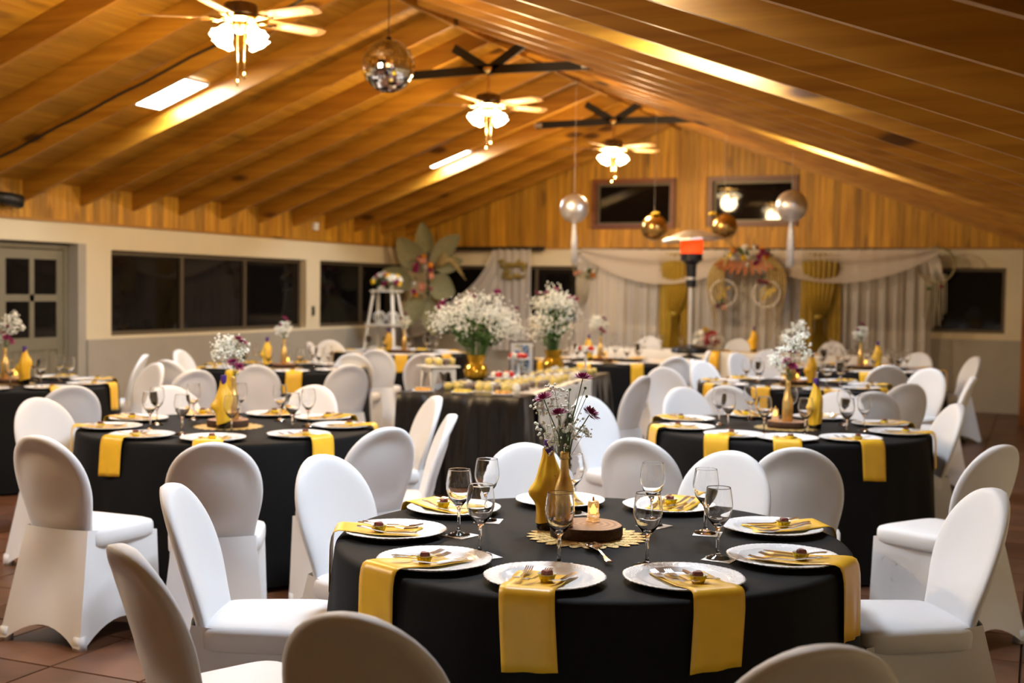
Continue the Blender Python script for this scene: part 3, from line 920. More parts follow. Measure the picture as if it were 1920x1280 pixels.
CHAIRS = [
 # x, y, turn, label
 (-1.931, 2.644, -29.7, 'white covered chair turned edge-on at the lower left of the nearest table'),
 (-2.317, 3.326, -67.9, 'white covered chair with broad seat facing the nearest table from the left'),
 (-2.255, 3.980, -104.5, 'white covered chair facing right, directly left of the nearest table rim'),
 (-1.827, 4.544, -147.4, 'white covered chair behind the nearest table, left of its gold bottle'),
 (-1.176, 4.678, -188.1, 'pale covered chair behind the nearest table, right of its wine glasses'),
 (-0.365, 4.281, -240.0, 'large white covered chair facing left at the right end of the nearest table'),
 (-1.251, 2.371, 2.5, 'dark-shaded chair back cut by the bottom edge, left of two'),
 (-0.494, 2.515, 33.8, 'dark-shaded chair back cut by the bottom edge, right of two'),
 (-1.593, 5.453, -6.8, 'grey-lit chair back between the nearest table bottle and the right-middle table'),
 (-0.976, 5.468, 11.7, 'mauve chair back with dimples in front of the right-middle table'),
 (-0.361, 5.90, 56.0, 'brown-shaded chair cut by the right edge, its seat facing left'),
 (-0.687, 7.678, -244.2, 'bright white chair facing left at the right end of the right-middle table'),
 (-2.02, 7.95, -132.8, 'white chair behind the left part of the right-middle table'),
 (-1.25, 8.091, -188.8, 'white chair behind the right-middle table, beside its wrapped bottle'),
 (-2.281, 7.006, -110.0, 'bright white chair standing behind the flowers of the nearest table'),
 (-4.895, 5.265, -100.0, 'warm-lit chair at the left end of the left-middle table'),
 (-5.829, 6.224, 54.5, 'grey chair back in front of the table by the door'),
 (-3.886, 4.269, 0.0, 'large chair seen from behind at the left edge, floor tiles beside its foot'),
 (-3.261, 4.391, 34.3, 'chair back with creased top in front of the left-middle table'),
 (-2.996, 5.136, 62.2, 'mauve chair back at the right front of the left-middle table'),
 (-4.88, 6.23, -122.0, 'pink-lit chair top behind the left-middle table, left of its flowers'),
 (-4.322, 6.66, -171.8, 'pink-lit chair top behind the left-middle table, right of its flowers'),
 (-3.508, 6.421, -226.7, 'pale chair with rounded front in front of the black dessert table'),
 (-3.0, 5.56, 120.0, 'chair seen edge-on overlapping the pale chair before the dessert table'),
 (-6.78, 7.95, 160.0, 'blue-white chair at the right side of the table by the door'),
 (-7.807, 8.991, 120.0, 'narrow edge-on chair against the grey dado, behind the door table'),
 (-6.874, 8.850, -4.0, 'dark brown chair back with white rim, under the first left window'),
 (-7.62, 10.05, -81.5, 'pale chair against the dado at the left of the window-side table'),
 (-6.159, 7.863, 60.0, 'small chair back with white edge, left of the window-side table'),
 (-6.026, 8.719, 27.0, 'pink-lit chair back in front of the window-side table'),
 (-5.493, 9.103, 49.5, 'grey chair back with bright left rim, right of the window-side table'),
 (-7.767, 12.76, -135.0, 'blue-white chair near the left wall, left of the white ladder'),
 (-7.567, 12.386, -70.0, 'thin edge-on chair behind the wine glasses of the window-side table'),
 (-6.261, 10.724, 19.3, 'brown-lit chair back at the right rim of the window-side table'),
 (-6.504, 11.61, 21.2, 'taller brown-lit chair back in front of the ladder-side table'),
 (-5.757, 11.139, 32.6, 'mauve chair back behind the small white riser table'),
 (-3.036, 9.103, 80.0, 'chair facing the dessert table from the right, lit on its rim'),
 (-2.777, 9.973, -140.0, 'blue-white chair front right of the dessert table'),
 (-3.516, 12.145, 44.1, 'dark chair back left of the patio heater pole'),
 (-3.62, 13.30, -254.3, 'white chair right of the patio heater, before the white head table'),
 (-2.72, 11.30, -121.2, 'grey chair at the left end of the table behind the right-middle one'),
 (-2.788, 13.1, -120.0, 'slanting edge-on chair before the white head table'),
 (-2.763, 13.859, -160.0, 'blue-white chair front before the middle of the head table'),
 (-1.988, 8.72, -0.8, 'chair back with thick white rim behind the right-middle glasses'),
 (-1.107, 8.753, 22.3, 'dark chair back behind the right-middle table, right of its bottle'),
 (-1.036, 9.639, 37.8, 'narrow dark chair back overlapping a pale chair on the right'),
 (-1.00, 11.25, -205.0, 'pale chair front at the right, behind the narrow dark chair back'),
 (-1.344, 12.019, 14.3, 'dark rounded chair back in front of the farthest right table'),
 (-1.35, 14.36, -203.6, 'white chair top behind the farthest right table'),
 (-0.868, 13.916, -244.0, 'chair by the right dado, showing white edge and brown back'),
 (-0.752, 10.458, 95.0, 'slim edge-on chair below the one by the right dado'),
 (-5.20, 16.98, 180.0, 'chair top behind the left part of the head table'),
 (-3.90, 16.98, 180.0, 'chair top behind the head table, right of the flower posy'),
 (-2.60, 16.98, 180.0, 'chair top behind the head table before the right gold curtain'),
 (-4.62, 4.05, 15.0, 'chair cut by the left edge, only its seat showing'),
]
for x, y, a, lab in CHAIRS:
    thing('banquet_chair', lab, 'chair', 'white covered banquet chairs', (x - .022 * math.sin(R_(a)), y + .022 * math.cos(R_(a)), 0), (0, 0, R_(a)), kit=CK)

# ------------------------------------------------------------------ round tables
RT, ZT = .815, .75
def cloth_mesh(seed, m):
    rnd = random.Random(seed)
    ph = [rnd.uniform(0, 6.28) for _ in range(5)]
    n = 160
    prof = [(.0, 0), (.3, 0), (.6, 0), (.76, 0), (RT - .02, 0), (RT - .006, -.003), (RT, -.010), (RT + .003, -.022)]
    mb = MB()
    rows = []
    for r, z in prof[1:]:
        rows.append([(r * math.cos(6.28318530718 * k / n), r * math.sin(6.28318530718 * k / n), z) for k in range(n)])
    for i in range(1, 13):
        t = i / 12
        row = []
        for k in range(n):
            a = 2 * math.pi * k / n
            wv = math.sin(9 * a + ph[0]) * .5 + math.sin(14 * a + ph[1] + .6 * math.sin(3 * a)) * .5 + .35 * math.sin(23 * a + ph[2])
            amp = .026 * t ** .8
            r = RT + .004 + .045 * t + amp * wv
            row.append((r * math.cos(a), r * math.sin(a), -.022 - (.705 + .006 * math.sin(5 * a + ph[3])) * t))
        rows.append(row)
    mb.grid(rows, True)
    mb.f.append(tuple(range(n)))
    mb.f = [tuple(reversed(f)) for f in mb.f]
    me = mb.mesh('tablecloth', m, True, 45)
    return me
CLOTH = [cloth_mesh(s, M['black']) for s in (1, 2)]
TOP_M = MB().lathe([(0, -.03), (RT - .02, -.03), (RT - .015, -.02), (RT - .02, -.004), (0, -.004)], 48).mesh('tabletop', M['whitewood'])
LEG_M = MB().tube([(0, 0, 0), (0, 0, .72)], .025, 8).lathe([(0, 0), (.22, 0), (.2, .03), (0, .04)], 20).mesh('pedestal', M['blackmetal'])

# one of each place-setting piece; local x points away from the table centre, z from the table top
def plate_mesh():
    def bead(r, z, a):
        if r > .159: return r * (1 + .010 * math.cos(56 * a) + .008 * math.cos(8 * a))
        return r
    return MB().lathe([(0, .0045), (.06, .0045), (.100, .005), (.110, .0075), (.120, .014), (.128, .0155), (.150, .0185), (.159, .021), (.1655, .0215), (.167, .0195), (.164, .0175), (.150, .0145), (.122, .0095), (.108, .002), (.1, 0), (0, 0)], 224, fn=bead).mesh('charger_plate', M['plate'], True)
PLATE = plate_mesh()
def napkin_mesh(seed, drop):
    rnd = random.Random(seed)
    path = [(-.262, .008), (-.23, .0095), (-.19, .0105), (-.15, .0105), (-.10, .0135), (-.06, .0195), (-.025, .026), (-.004, .0265), (.010, .021), (.018, .006), (.0225, -.02)]
    for k in range(1, 8):
        path.append((.0235 + .003 * k / 7, -.02 - (drop - .02) * k / 7))
    ph = rnd.uniform(0, 6)
    sk = rnd.uniform(-.016, .016)
    rows = []
    L = len(path)
    for i, (x, z) in enumerate(path):
        row = []
        for j in range(9):
            s = j / 8 - .5
            w = .148 + (.006 if i < 3 else 0)
            y = s * w + sk * (i / L - .5) * 2
            f = sstep(.5, 1, i / L)
            xx = x + f * .004 * math.sin(9 * s + ph) + .0015 * math.sin(14 * s + ph) * f
            zz = z + (.0035 * abs(s) ** 2 * 4 if i < 6 else 0) - (.010 * s * f * (1 if seed % 2 else -1))
            if i == 0: xx += .018 * math.sin(s * 5 + ph)
            row.append((xx, y, zz))
        rows.append(row)
    mb = MB().grid(rows)
    me = mb.mesh('satin_napkin', M['satin'], True)
    return me
NAP = [napkin_mesh(s, d) for s, d in ((1, .19), (2, .185), (3, .2), (4, .18))]
def add_solid(o):
    md = o.modifiers.new('thickness', 'SOLIDIFY'); md.thickness = .0014; md.offset = 1
def glass_mesh():
    pr = [(0, 0), (.0335, 0), (.0345, .0015), (.033, .0035), (.012, .009), (.0055, .016), (.0045, .03), (.0045, .07), (.0065, .082), (.016, .094), (.031, .113), (.0392, .138), (.0402, .153), (.0372, .178), (.0341, .1955), (.0336, .1985), (.0333, .1995),
          (.0329, .1995), (.0327, .1985), (.0332, .1955), (.0363, .178), (.0393, .153), (.0383, .138), (.0298, .1145), (.014, .097), (.004, .092), (0, .0915)]
    return MB().lathe(pr, 28).mesh('wine_glass', M['glass'], True)
GLASS = glass_mesh()
def fork_mesh():
    mb = MB()
    hz = lambda x: .0125 + .018 * sstep(-.17, -.06, x)
    def bar(pts, ws, t=.0022):
        rows = [[(x, y + s * w, z) for s in (-1, 1)] for (x, y, z), w in zip(pts, ws)]
        mb.slab(rows, (0, 0, t))
    bar([(x, 0, hz(x) + dz) for x, dz in ((-.07, 0), (-.09, .001), (-.14, .002), (-.19, .004), (-.205, .002), (-.22, 0))], [.0075, .008, .0038, .003, .008, .0115])
    for k in (-1.5, -.5, .5, 1.5):
        bar([(-.22, k * .0062, .0125), (-.245, k * .0062, .014), (-.268, k * .006, .019)], [.0021, .0019, .0011], .0018)
    return mb.mesh('fork', M['steel'])
def knife_mesh():
    mb = MB()
    hz = lambda x: .0125 + .018 * sstep(-.17, -.06, x)
    pts = [(-.065, 0), (-.08, 0), (-.12, 0), (-.155, 0), (-.16, 0), (-.21, .001), (-.245, .003), (-.262, .007)]
    ws = [.006, .0075, .0065, .005, .007, .0085, .0075, .001]
    rows = [[(x, y + s * w, hz(x)) for s in (-1, 1)] for (x, y), w in zip(pts, ws)]
    mb.slab(rows, (0, 0, .003))
    return mb.mesh('knife', M['steel'])
def spoon_mesh():
    mb = MB()
    rows = []
    prof = [(.10, .0075, .002), (.085, .0085, .002), (.05, .004, .004), (.0, .003, .006), (-.03, .004, .004), (-.04, .012, .0015), (-.055, .019, -.001), (-.07, .0205, -.0015), (-.085, .016, 0), (-.094, .006, .002)]
    for x, w, z in prof:
        rows.append([(x, s * w, z + .004 + (.006 * abs(s) ** 2 if x < -.03 else 0)) for s in (-1, -.6, -.2, .2, .6, 1)])
    mb.slab(rows, (0, 0, .0018))
    return mb.mesh('spoon', M['steel'], True)
FORK, KNIFE, SPOON = fork_mesh(), knife_mesh(), spoon_mesh()
def favor_kit():
    def flute(r, z, a): return r * (1 + .07 * math.cos(14 * a))
    cup = MB().lathe([(0, 0), (.0150, 0), (.0235, .020), (.0230, .020), (.0145, .002), (0, .002)], 56, fn=flute).mesh('paper_cup', M['cupyellow'], True)
    ht = []
    for k in range(24):
        t = 2 * math.pi * k / 24
        ht.append((  .00100 * 16 * math.sin(t) ** 3, .00100 * (13 * math.cos(t) - 5 * math.cos(2 * t) - 2 * math.cos(3 * t) - math.cos(4 * t)), .014))
    h = MB().prism(ht, (0, 0, .010))
    cm = MB()
    top = [(x * .85, y * .85, .031) for x, y, z in ht]
    rows = [ht, [(x, y, .027) for x, y, z in ht], top]
    cm.grid(rows, True); cm.f.append(tuple(len(cm.v) - 24 + k for k in range(24)))
    liner = MB().lathe([(.0215, .019), (.0255, .0225), (.0225, .020)], 20).mesh('paper_liner', M['paper'])
    return [('paper_cup', cup), ('chocolate', cm.mesh('chocolate', M['choc'], True, 60)), ('paper_liner', liner)]
FAVOR = favor_kit()
PAPER = MB().span((-.045, -.045, 0), (.045, .045, .0015)).mesh('paper_square', M['paper'])

# centrepieces
def lobes(r, z, a): return r
def mat_kit():
    mb = MB()
    mb.lathe([(0, .0015), (.15, .0015), (.15, 0), (0, 0)], 48)
    pm_ = MB()
    for ring, (r0, r1, n, z, w) in enumerate(((.115, .196, 26, .0015, .023), (.10, .165, 22, .0025, .021), (.085, .135, 18, .0035, .019))):
        for k in range(n):
            a = 2 * math.pi * (k + .5 * ring) / n
            ca, sa = math.cos(a), math.sin(a)
            pts = [(r0, -w * .6), ((r0 + r1) / 2, -w), (r1 - .01, -w * .5), (r1, 0), (r1 - .01, w * .5), ((r0 + r1) / 2, w), (r0, w * .6)]
            pm_.prism([(x * ca - y * sa, x * sa + y * ca, z) for x, y in pts], (0, 0, .001))
    return [('woven_disc', mb.mesh('woven_disc', M['placemat'])), ('leaf_rings', pm_.mesh('leaf_rings', M['placemat']))]
MATK = mat_kit()
def slice_kit():
    def irr(r, z, a): return r * (1 + .03 * math.sin(3 * a + 1) + .015 * math.sin(7 * a))
    side = MB().lathe([(.112, .0), (.116, .008), (.116, .03), (.113, .037)], 60, fn=irr)
    topm = MB().lathe([(0, .038), (.06, .038), (.1125, .0372), (.1125, .02)], 60, fn=irr)
    return [('bark', side.mesh('bark', M['bark'], True)), ('sawn_top', topm.mesh('sawn_top', M['slice'], True, 40))]
SLICEK = slice_kit()
BEER = MB().lathe([(0, 0), (.028, 0), (.0305, .004), (.0305, .112), (.0295, .124), (.0225, .146), (.0155, .166), (.0132, .19), (.0128, .214), (.0152, .216), (.0155, .222), (.0138, .225), (.0148, .228), (.0148, .236), (.0125, .2385), (.0095, .2385), (.0095, .20), (0, .20)], 28).mesh('gold_bottle', M['goldpaint'], True, 50)
def wrap_kit(seed):
    rnd = random.Random(seed)
    bt = MB().lathe([(0, 0), (.034, 0), (.0365, .004), (.0365, .16), (.034, .18), (.022, .205), (.0145, .225), (.0138, .27), (.0155, .272), (.0155, .285), (0, .285)], 24)
    cap = MB().lathe([(0, .296), (.0150, .296), (.0165, .292), (.0165, .245), (.0150, .245)], 16)
    ph = rnd.uniform(0, 6.28)
    rows = []
    for i in range(22):
        t = i / 21
        z = .032 + .225 * t
        base = .0395 if t < .6 else .0395 - .0215 * sstep(.58, .98, t)
        row = []
        for k in range(40):
            a = 2 * math.pi * k / 40
            fold = (.0035 * math.sin(5 * a + ph + 4 * t) + .002 * math.sin(9 * a - 6 * t)) * (1 - .75 * t)
            cor = .030 * math.exp(-((t - .42) / .12) ** 2) * max(0, math.cos(a - 3.3)) ** 5 + .016 * math.exp(-((t - .55) / .2) ** 2) * max(0, math.cos(a - .6)) ** 4
            r = base + fold * (.4 + t) + cor
            row.append((r * math.cos(a), r * math.sin(a), z + .012 * math.sin(a + ph) * (1 - t) + .012 * t * math.sin(2 * a + ph)))
        rows.append(row)
    wp = MB().grid(rows, True)
    return [('bottle', bt.mesh('bottle', M['darkbottle'], True, 50)), ('cap', cap.mesh('cap', M['purple'], True, 50)), ('napkin_wrap', wp.mesh('napkin_wrap', M['satin'], True))]
WRAPK = [wrap_kit(s) for s in (3, 4)]
def candle_kit():
    b = MB().lathe([(0, .0), (.022, 0), (.023, .006), (.018, .010), (.0215, .016), (.0215, .024), (.018, .027), (.0185, .028), (.0185, .062), (.0165, .066), (0, .064)], 24)
    inner = MB().lathe([(0, .022), (.006, .024), (.0085, .032), (.006, .044), (.001, .056), (0, .056)], 12)
    tip = MB().lathe([(0, .066), (.003, .066), (.004, .071), (.002, .079), (0, .083)], 8)
    return [('body', b.mesh('body', M['acrylic'], True, 40)), ('inner_light', inner.mesh('inner_light', M['flame'], True)), ('wick_tip', tip.mesh('wick_tip', M['pastry'], True))]
CANDK = candle_kit()

# flowers: stems, burgundy chrysanthemums and a haze of baby's breath
def mum_mesh(rad, seed, m=None):
    rnd = random.Random(seed)
    mb = MB()
    for ring, (n, el, L) in enumerate(((16, .15, 1.0), (14, .5, .9), (11, .85, .75), (7, 1.2, .55))):
        for k in range(n):
            a = 2 * math.pi * (k + rnd.uniform(-.2, .2)) / n + ring * .3
            e = el + rnd.uniform(-.1, .1)
            l = rad * L * rnd.uniform(.85, 1.08)
            d = Vector((math.cos(a) * math.cos(e), math.sin(a) * math.cos(e), math.sin(e)))
            s = Vector((-math.sin(a), math.cos(a), 0)) * rad * .14
            c = d * rad * .1
            tip = d * l + Vector((0, 0, .06 * rad))
            mid = d * l * .7
            mb.add([c, mid - s, tip, mid + s], [(0, 1, 2, 3)])
    return mb.mesh('chrysanthemum', m or M['mum'])
MUM = mum_mesh(.036, 5)
def flower_kit(mums, buds, haze, seed, n_f=150, rs=.0032):
    rnd = random.Random(seed)
    kit = []
    st = MB()
    for (x, y, z, tilt, az) in mums:
        st.tube([(0, 0, -.10), (x * .3, y * .3, z * .35), (x * .75, y * .75, z * .75), (x, y, z)], [.0024, .0022, .0019, .0017], 5)
        kit.append(('chrysanthemum', MUM, (x, y, z), (0, R_(tilt), R_(az))))
    for (x, y, z) in buds:
        st.tube([(0, 0, -.08), (x * .3, y * .3, z * .4), (x, y, z)], .0011, 5)
        st.ball((x, y, z), .005, 7, 5)
    for k in range(4):
        a = rnd.uniform(0, 6.28)
        c = Vector((math.cos(a) * .018, math.sin(a) * .018, rnd.uniform(.01, .06)))
        d = Vector((math.cos(a), math.sin(a), rnd.uniform(.3, 1.2))).normalized() * .03
        s = Vector((-math.sin(a), math.cos(a), 0)) * .008
        st.add([c, c + d * .5 - s, c + d, c + d * .5 + s], [(0, 1, 2, 3)])
    kit.append(('stems', st.mesh('stems', M['stem'])))
    fb, fs = MB(), MB()
    for (cx, cy, cz, r, wt) in haze:
        root = Vector((cx * .25, cy * .25, -.02))
        top = Vector((cx, cy, cz - r * .4))
        fs.tube([tuple(root), tuple(root.lerp(top, .5)), tuple(top)], .0009, 4)
        for k in range(max(5, int(n_f * wt / 5))):
            v = Vector((rnd.gauss(0, 1), rnd.gauss(0, .7), rnd.gauss(0, 1) + .25)).normalized() * r * rnd.uniform(.55, 1.35)
            tip = Vector((cx, cy, cz)) + v
            fs.tube([tuple(top), tuple(top.lerp(tip, .5) + Vector((0, 0, .004))), tuple(tip)], .0005, 3)
            for q in range(4):
                p = tip + Vector((rnd.gauss(0, 1), rnd.gauss(0, 1), rnd.gauss(0, 1))) * r * .17
                fb.ball(tuple(p), rs * rnd.uniform(.6, 1.15), 6, 4)
    o2 = ('baby_breath', fb.mesh('baby_breath', M['gyp'], True), (0, 0, 0), (0, 0, 0), [('sprigs', fs.mesh('sprigs', M['stem']))])
    kit.append(o2)
    return kit
FLA = flower_kit([(-.069, .0, .172, -25, 20), (-.022, -.01, .125, -10, 0), (.077, -.012, .128, 40, -30), (.054, .01, .238, 5, 0)],
                 [(.013, 0, .205), (.062, 0, .21), (.067, .005, .183), (.03, .01, .15)],
                 [(-.055, .0, .15, .035, .5), (-.03, 0, .19, .03, .35), (-.06, .0, .08, .03, .35), (.0, -.01, .05, .04, .7), (-.03, -.02, .02, .03, .35), (.03, 0, .09, .04, .35), (.05, .0, .06, .03, .2), (.01, 0, .13, .03, .3)], 11, 120, .0046)
FLB = flower_kit([(.025, .0, .215, 10, 0), (.05, .0, .195, 20, 0), (.0, -.02, .085, 30, -90), (.035, -.015, .06, 40, -60)], [(.06, 0, .12)],
                 [(-.06, 0, .16, .055, 1.2), (-.03, .02, .19, .05, 1), (-.085, 0, .13, .04, .7), (.0, 0, .13, .045, .8), (.05, .02, .17, .035, .5)], 12, 150, .0062)
FLC = flower_kit([(.015, 0, .17, 10, 0), (-.012, -.01, .12, 30, 200), (.02, -.015, .09, 40, -90), (.045, 0, .06, 60, -20)], [(.03, 0, .2)],
                 [(.05, .02, .21, .06, 1.2), (-.06, 0, .11, .05, .9), (.08, .02, .17, .05, .8), (-.01, .03, .15, .05, .8)], 13, 150, .0062)
FLD = flower_kit([(.0, 0, .21, 5, 0), (.02, -.01, .19, 30, 0), (-.03, 0, .14, -30, 0)], [(.03, 0, .2)],
                 [(.03, 0, .13, .05, .9), (-.04, 0, .11, .045, .8), (.0, .02, .08, .045, .7)], 14, 150, .0066)

NUM = {1: 'one', 2: 'two', 3: 'three', 4: 'four', 5: 'five', 6: 'six', 7: 'seven', 8: 'eight', 9: 'nine', 10: 'ten', 11: 'eleven', 12: 'twelve'}
def hours(cx, cy, angs):
    ac = math.degrees(math.atan2(-cy, -cx))
    out, used = [], set()
    for a in angs:
        h = (6 + (ac - a) / 30) % 12
        c = sorted(range(1, 13), key=lambda k: min(abs(k - h), 12 - abs(k - h)))
        for k in c:
            if k not in used:
                used.add(k); out.append(NUM[k]); break
    return out
GR = YAW
def round_table(key, cx, cy, angs, short, tlabel, fl, cut=True, hang=None, glasses=None, bottle=None, wrap=None, candle=None, slice_c=(0, 0), seed=0):
    rnd = random.Random(seed)
    t = thing('round_table', tlabel, 'table', 'round banquet tables in black cloths', (cx, cy, 0), (0, 0, rnd.uniform(0, 6)),
              kit=[('tablecloth', CLOTH[seed % 2], (0, 0, ZT)), ('tabletop', TOP_M, (0, 0, ZT)), ('pedestal', LEG_M)])
    hrs = hours(cx, cy, angs)
    for i, (a, h) in enumerate(zip(angs, hrs)):
        ar = R_(a)
        ca, sa = math.cos(ar), math.sin(ar)
        seat = f"{h} o'clock seat of the {short}"
        thing('charger_plate', f'white beaded charger plate at the {seat}', 'plate', 'white charger plates', (cx + .633 * ca, cy + .633 * sa, ZT + .0008), (0, 0, rnd.uniform(0, 6)), mesh=PLATE)
        ja = ar + R_(rnd.uniform(-5, 5))
        o = thing('satin_napkin', f'gold satin napkin at the {seat}', 'napkin', 'gold satin napkins', (cx + RT * ca, cy + RT * sa, ZT), (0, 0, ja), mesh=NAP[rnd.randrange(4)])
        add_solid(o)
        if cut:
            base = Vector((cx + RT * ca, cy + RT * sa, ZT + .0035))
            for y0, dr, nm in ((-.052, 4, 'outer'), (-.026, -3, 'inner')):
                d = R_(dr + rnd.uniform(-6, 6))
                q = base + Vector((-sa, ca, 0)) * (y0 + rnd.uniform(-.004, .004)) + Vector((-ca, -sa, 0)) * (.0 if nm == 'outer' else -.012)
                # turn about a point near the handle
                thing('fork', f'{nm} steel fork at the {seat}', 'fork', 'steel forks', turned(q, ar, d), (0, 0, ar + d), mesh=FORK)
            d = R_(rnd.uniform(-8, 8))
            q = base + Vector((-sa, ca, 0)) * (.045 + rnd.uniform(-.006, .006))
            thing('knife', f'steel knife at the {seat}', 'knife', 'steel knives', turned(q, ar, d), (0, 0, ar + d), mesh=KNIFE)
            rr = RT - .135 + rnd.uniform(-.01, .01)
            off = .008 + rnd.uniform(-.006, .008)
            thing('chocolate_favor', f'heart chocolate in yellow cup at the {seat}', 'chocolate', 'chocolate favours', (cx + rr * ca - off * sa, cy + rr * sa + off * ca, ZT + .0125), (0, 0, ar + 1.57 + rnd.uniform(-.5, .5)), kit=FAVOR)
        if glasses is None:
            rg, ag = .43 + rnd.uniform(-.03, .03), ar + R_(rnd.uniform(8, 16))
            gx, gy = cx + rg * math.cos(ag), cy + rg * math.sin(ag)
        else:
            gx, gy = glasses[i]
        thing('wine_glass', f'clear wine glass at the {seat}', 'glass', 'clear wine glasses', (gx, gy, ZT + (.0018 if glasses else .0008)), (0, 0, rnd.uniform(0, 6)), mesh=GLASS, sc=1.07)
        if glasses:
            thing('paper_square', f'white paper square at the {seat}', 'paper', 'paper squares under the glasses', (gx + .01, gy - .005, ZT + .0003), (0, 0, rnd.uniform(0, 1.5)), mesh=PAPER)
    sx, sy = cx + slice_c[0], cy + slice_c[1]
    thing('placemat', f'round gold leaf-edged placemat in the middle of the {short}', 'placemat', 'gold placemats', (sx, sy, ZT + .0006), kit=MATK)
    thing('wood_slice', f'bark-edged wood slice in the middle of the {short}', 'wood slice', 'wood slices', (sx, sy, ZT + .0055), (0, 0, rnd.uniform(0, 6)), kit=SLICEK)
    zb = ZT + .0055 + .0385
    rx, ry = math.cos(GR), math.sin(GR)
    def rel(o):
        return (sx + o[0] * rx - o[1] * ry, sy + o[0] * ry + o[1] * rx)
    bx, by = rel(bottle or (-.02, .0))
    thing('gold_bottle', f'gold painted bottle used as a vase on the {short}', 'bottle', 'gold bottle vases', (bx, by, zb), mesh=BEER)
    thing('flower_bunch', f"baby's breath and burgundy flowers in the gold bottle on the {short}", 'flowers', 'flower bunches', (bx, by, zb + .232), (0, 0, GR), kit=fl)
    wx, wy = rel(wrap or (.13, -.06))
    dist = math.hypot(wx - sx, wy - sy)
    thing('wrapped_bottle', f'dark bottle wrapped in a gold napkin on the {short}', 'bottle', 'napkin-wrapped bottles', (wx, wy, ZT + .0055), (0, 0, GR + rnd.uniform(-.4, .4)), kit=WRAPK[seed % 2])
    kx, ky = rel(candle or (.035, .03))
    thing('led_candle', f'small flickering candle on the wood slice of the {short}', 'candle', 'small candles', (kx, ky, zb), kit=CANDK)
def turned(q, ar, d):
    # keep the handle end (about 8 cm inside the rim) in place when a piece is turned by d
    piv = Vector((-.08, 0, 0))
    a = Matrix.Rotation(ar, 3, 'Z') @ piv
    b = Matrix.Rotation(ar + d, 3, 'Z') @ piv
    return tuple(q + a - b)

round_table('A', -1.31, 3.735, [-82, -47, -6.5, 37, 83, 120, 160, -158, -116], 'nearest round table', 'nearest round table in a black floor-length cloth, laid for nine', FLA,
            glasses=[(-1.257, 3.307), (-1.028, 3.422), (-.87, 3.622), (-1.0, 3.983), (-1.198, 4.036), (-1.523, 4.127), (-1.735, 3.856), (-1.712, 3.587), (-1.52, 3.334)],
            bottle=(-.078, -.045), wrap=(-.125, .105), candle=(.022, .045), slice_c=(-.02, .015), seed=10)
round_table('B', -4.20, 5.77, [-61, -98, -140, 180, 139, 101, 66, 25, -19], 'left-middle table', 'round table left of the middle, between the dessert table and the chairs at left', FLB, bottle=(.02, .03), wrap=(.0, -.125), candle=(-.06, .03), seed=21)
round_table('C', -1.365, 7.35, [-79, -106, -144, 172, 122, 82, 40, -1, -47], 'right-middle table', 'round table right of the middle, behind the nearest one', FLC, bottle=(.0, -.01), wrap=(.155, -.05), candle=(-.06, .05), seed=32)
E9 = lambda p: [p + 40 * k - (360 if p + 40 * k > 180 else 0) for k in range(9)]
round_table('D', -7.45, 7.38, E9(-60), 'table by the door', 'round table at the left edge, before the grey door', FLC, bottle=(-.03, -.02), wrap=(.14, -.06), seed=43)
round_table('E', -6.78, 10.20, E9(-50), 'window-side table', 'round table under the left windows, laid with gold napkins', FLD, bottle=(.0, .02), wrap=(-.16, .0), seed=54)
round_table('F', -7.19, 13.38, E9(-62), 'ladder-side table', 'round table in front of the white ladder', FLD, False, bottle=(.03, .0), wrap=(-.16, .0), seed=65)
round_table('G', -4.52, 13.18, E9(-45), 'table behind the desserts', 'round table behind the right end of the dessert table', FLB, False, bottle=(-.03, 0), wrap=(-.16, .06), seed=76)
round_table('H', -1.96, 10.83, E9(-98), 'second right table', 'round table between the right-middle one and the head table', FLC, bottle=(-.01, .0), wrap=(.14, -.05), seed=87)
round_table('I', -1.72, 13.50, E9(-80), 'farthest right table', 'round table farthest back on the right, near the curtains', FLD, False, bottle=(-.03, 0), wrap=(.15, .0), seed=98)
thing('spoon', 'steel spoon lying beside the wood slice on the nearest round table', 'spoon', loc=(-1.196, 3.49, ZT + .003), rot=(0, 0, math.atan2(-.177, .109)), mesh=SPOON, sc=1.3)

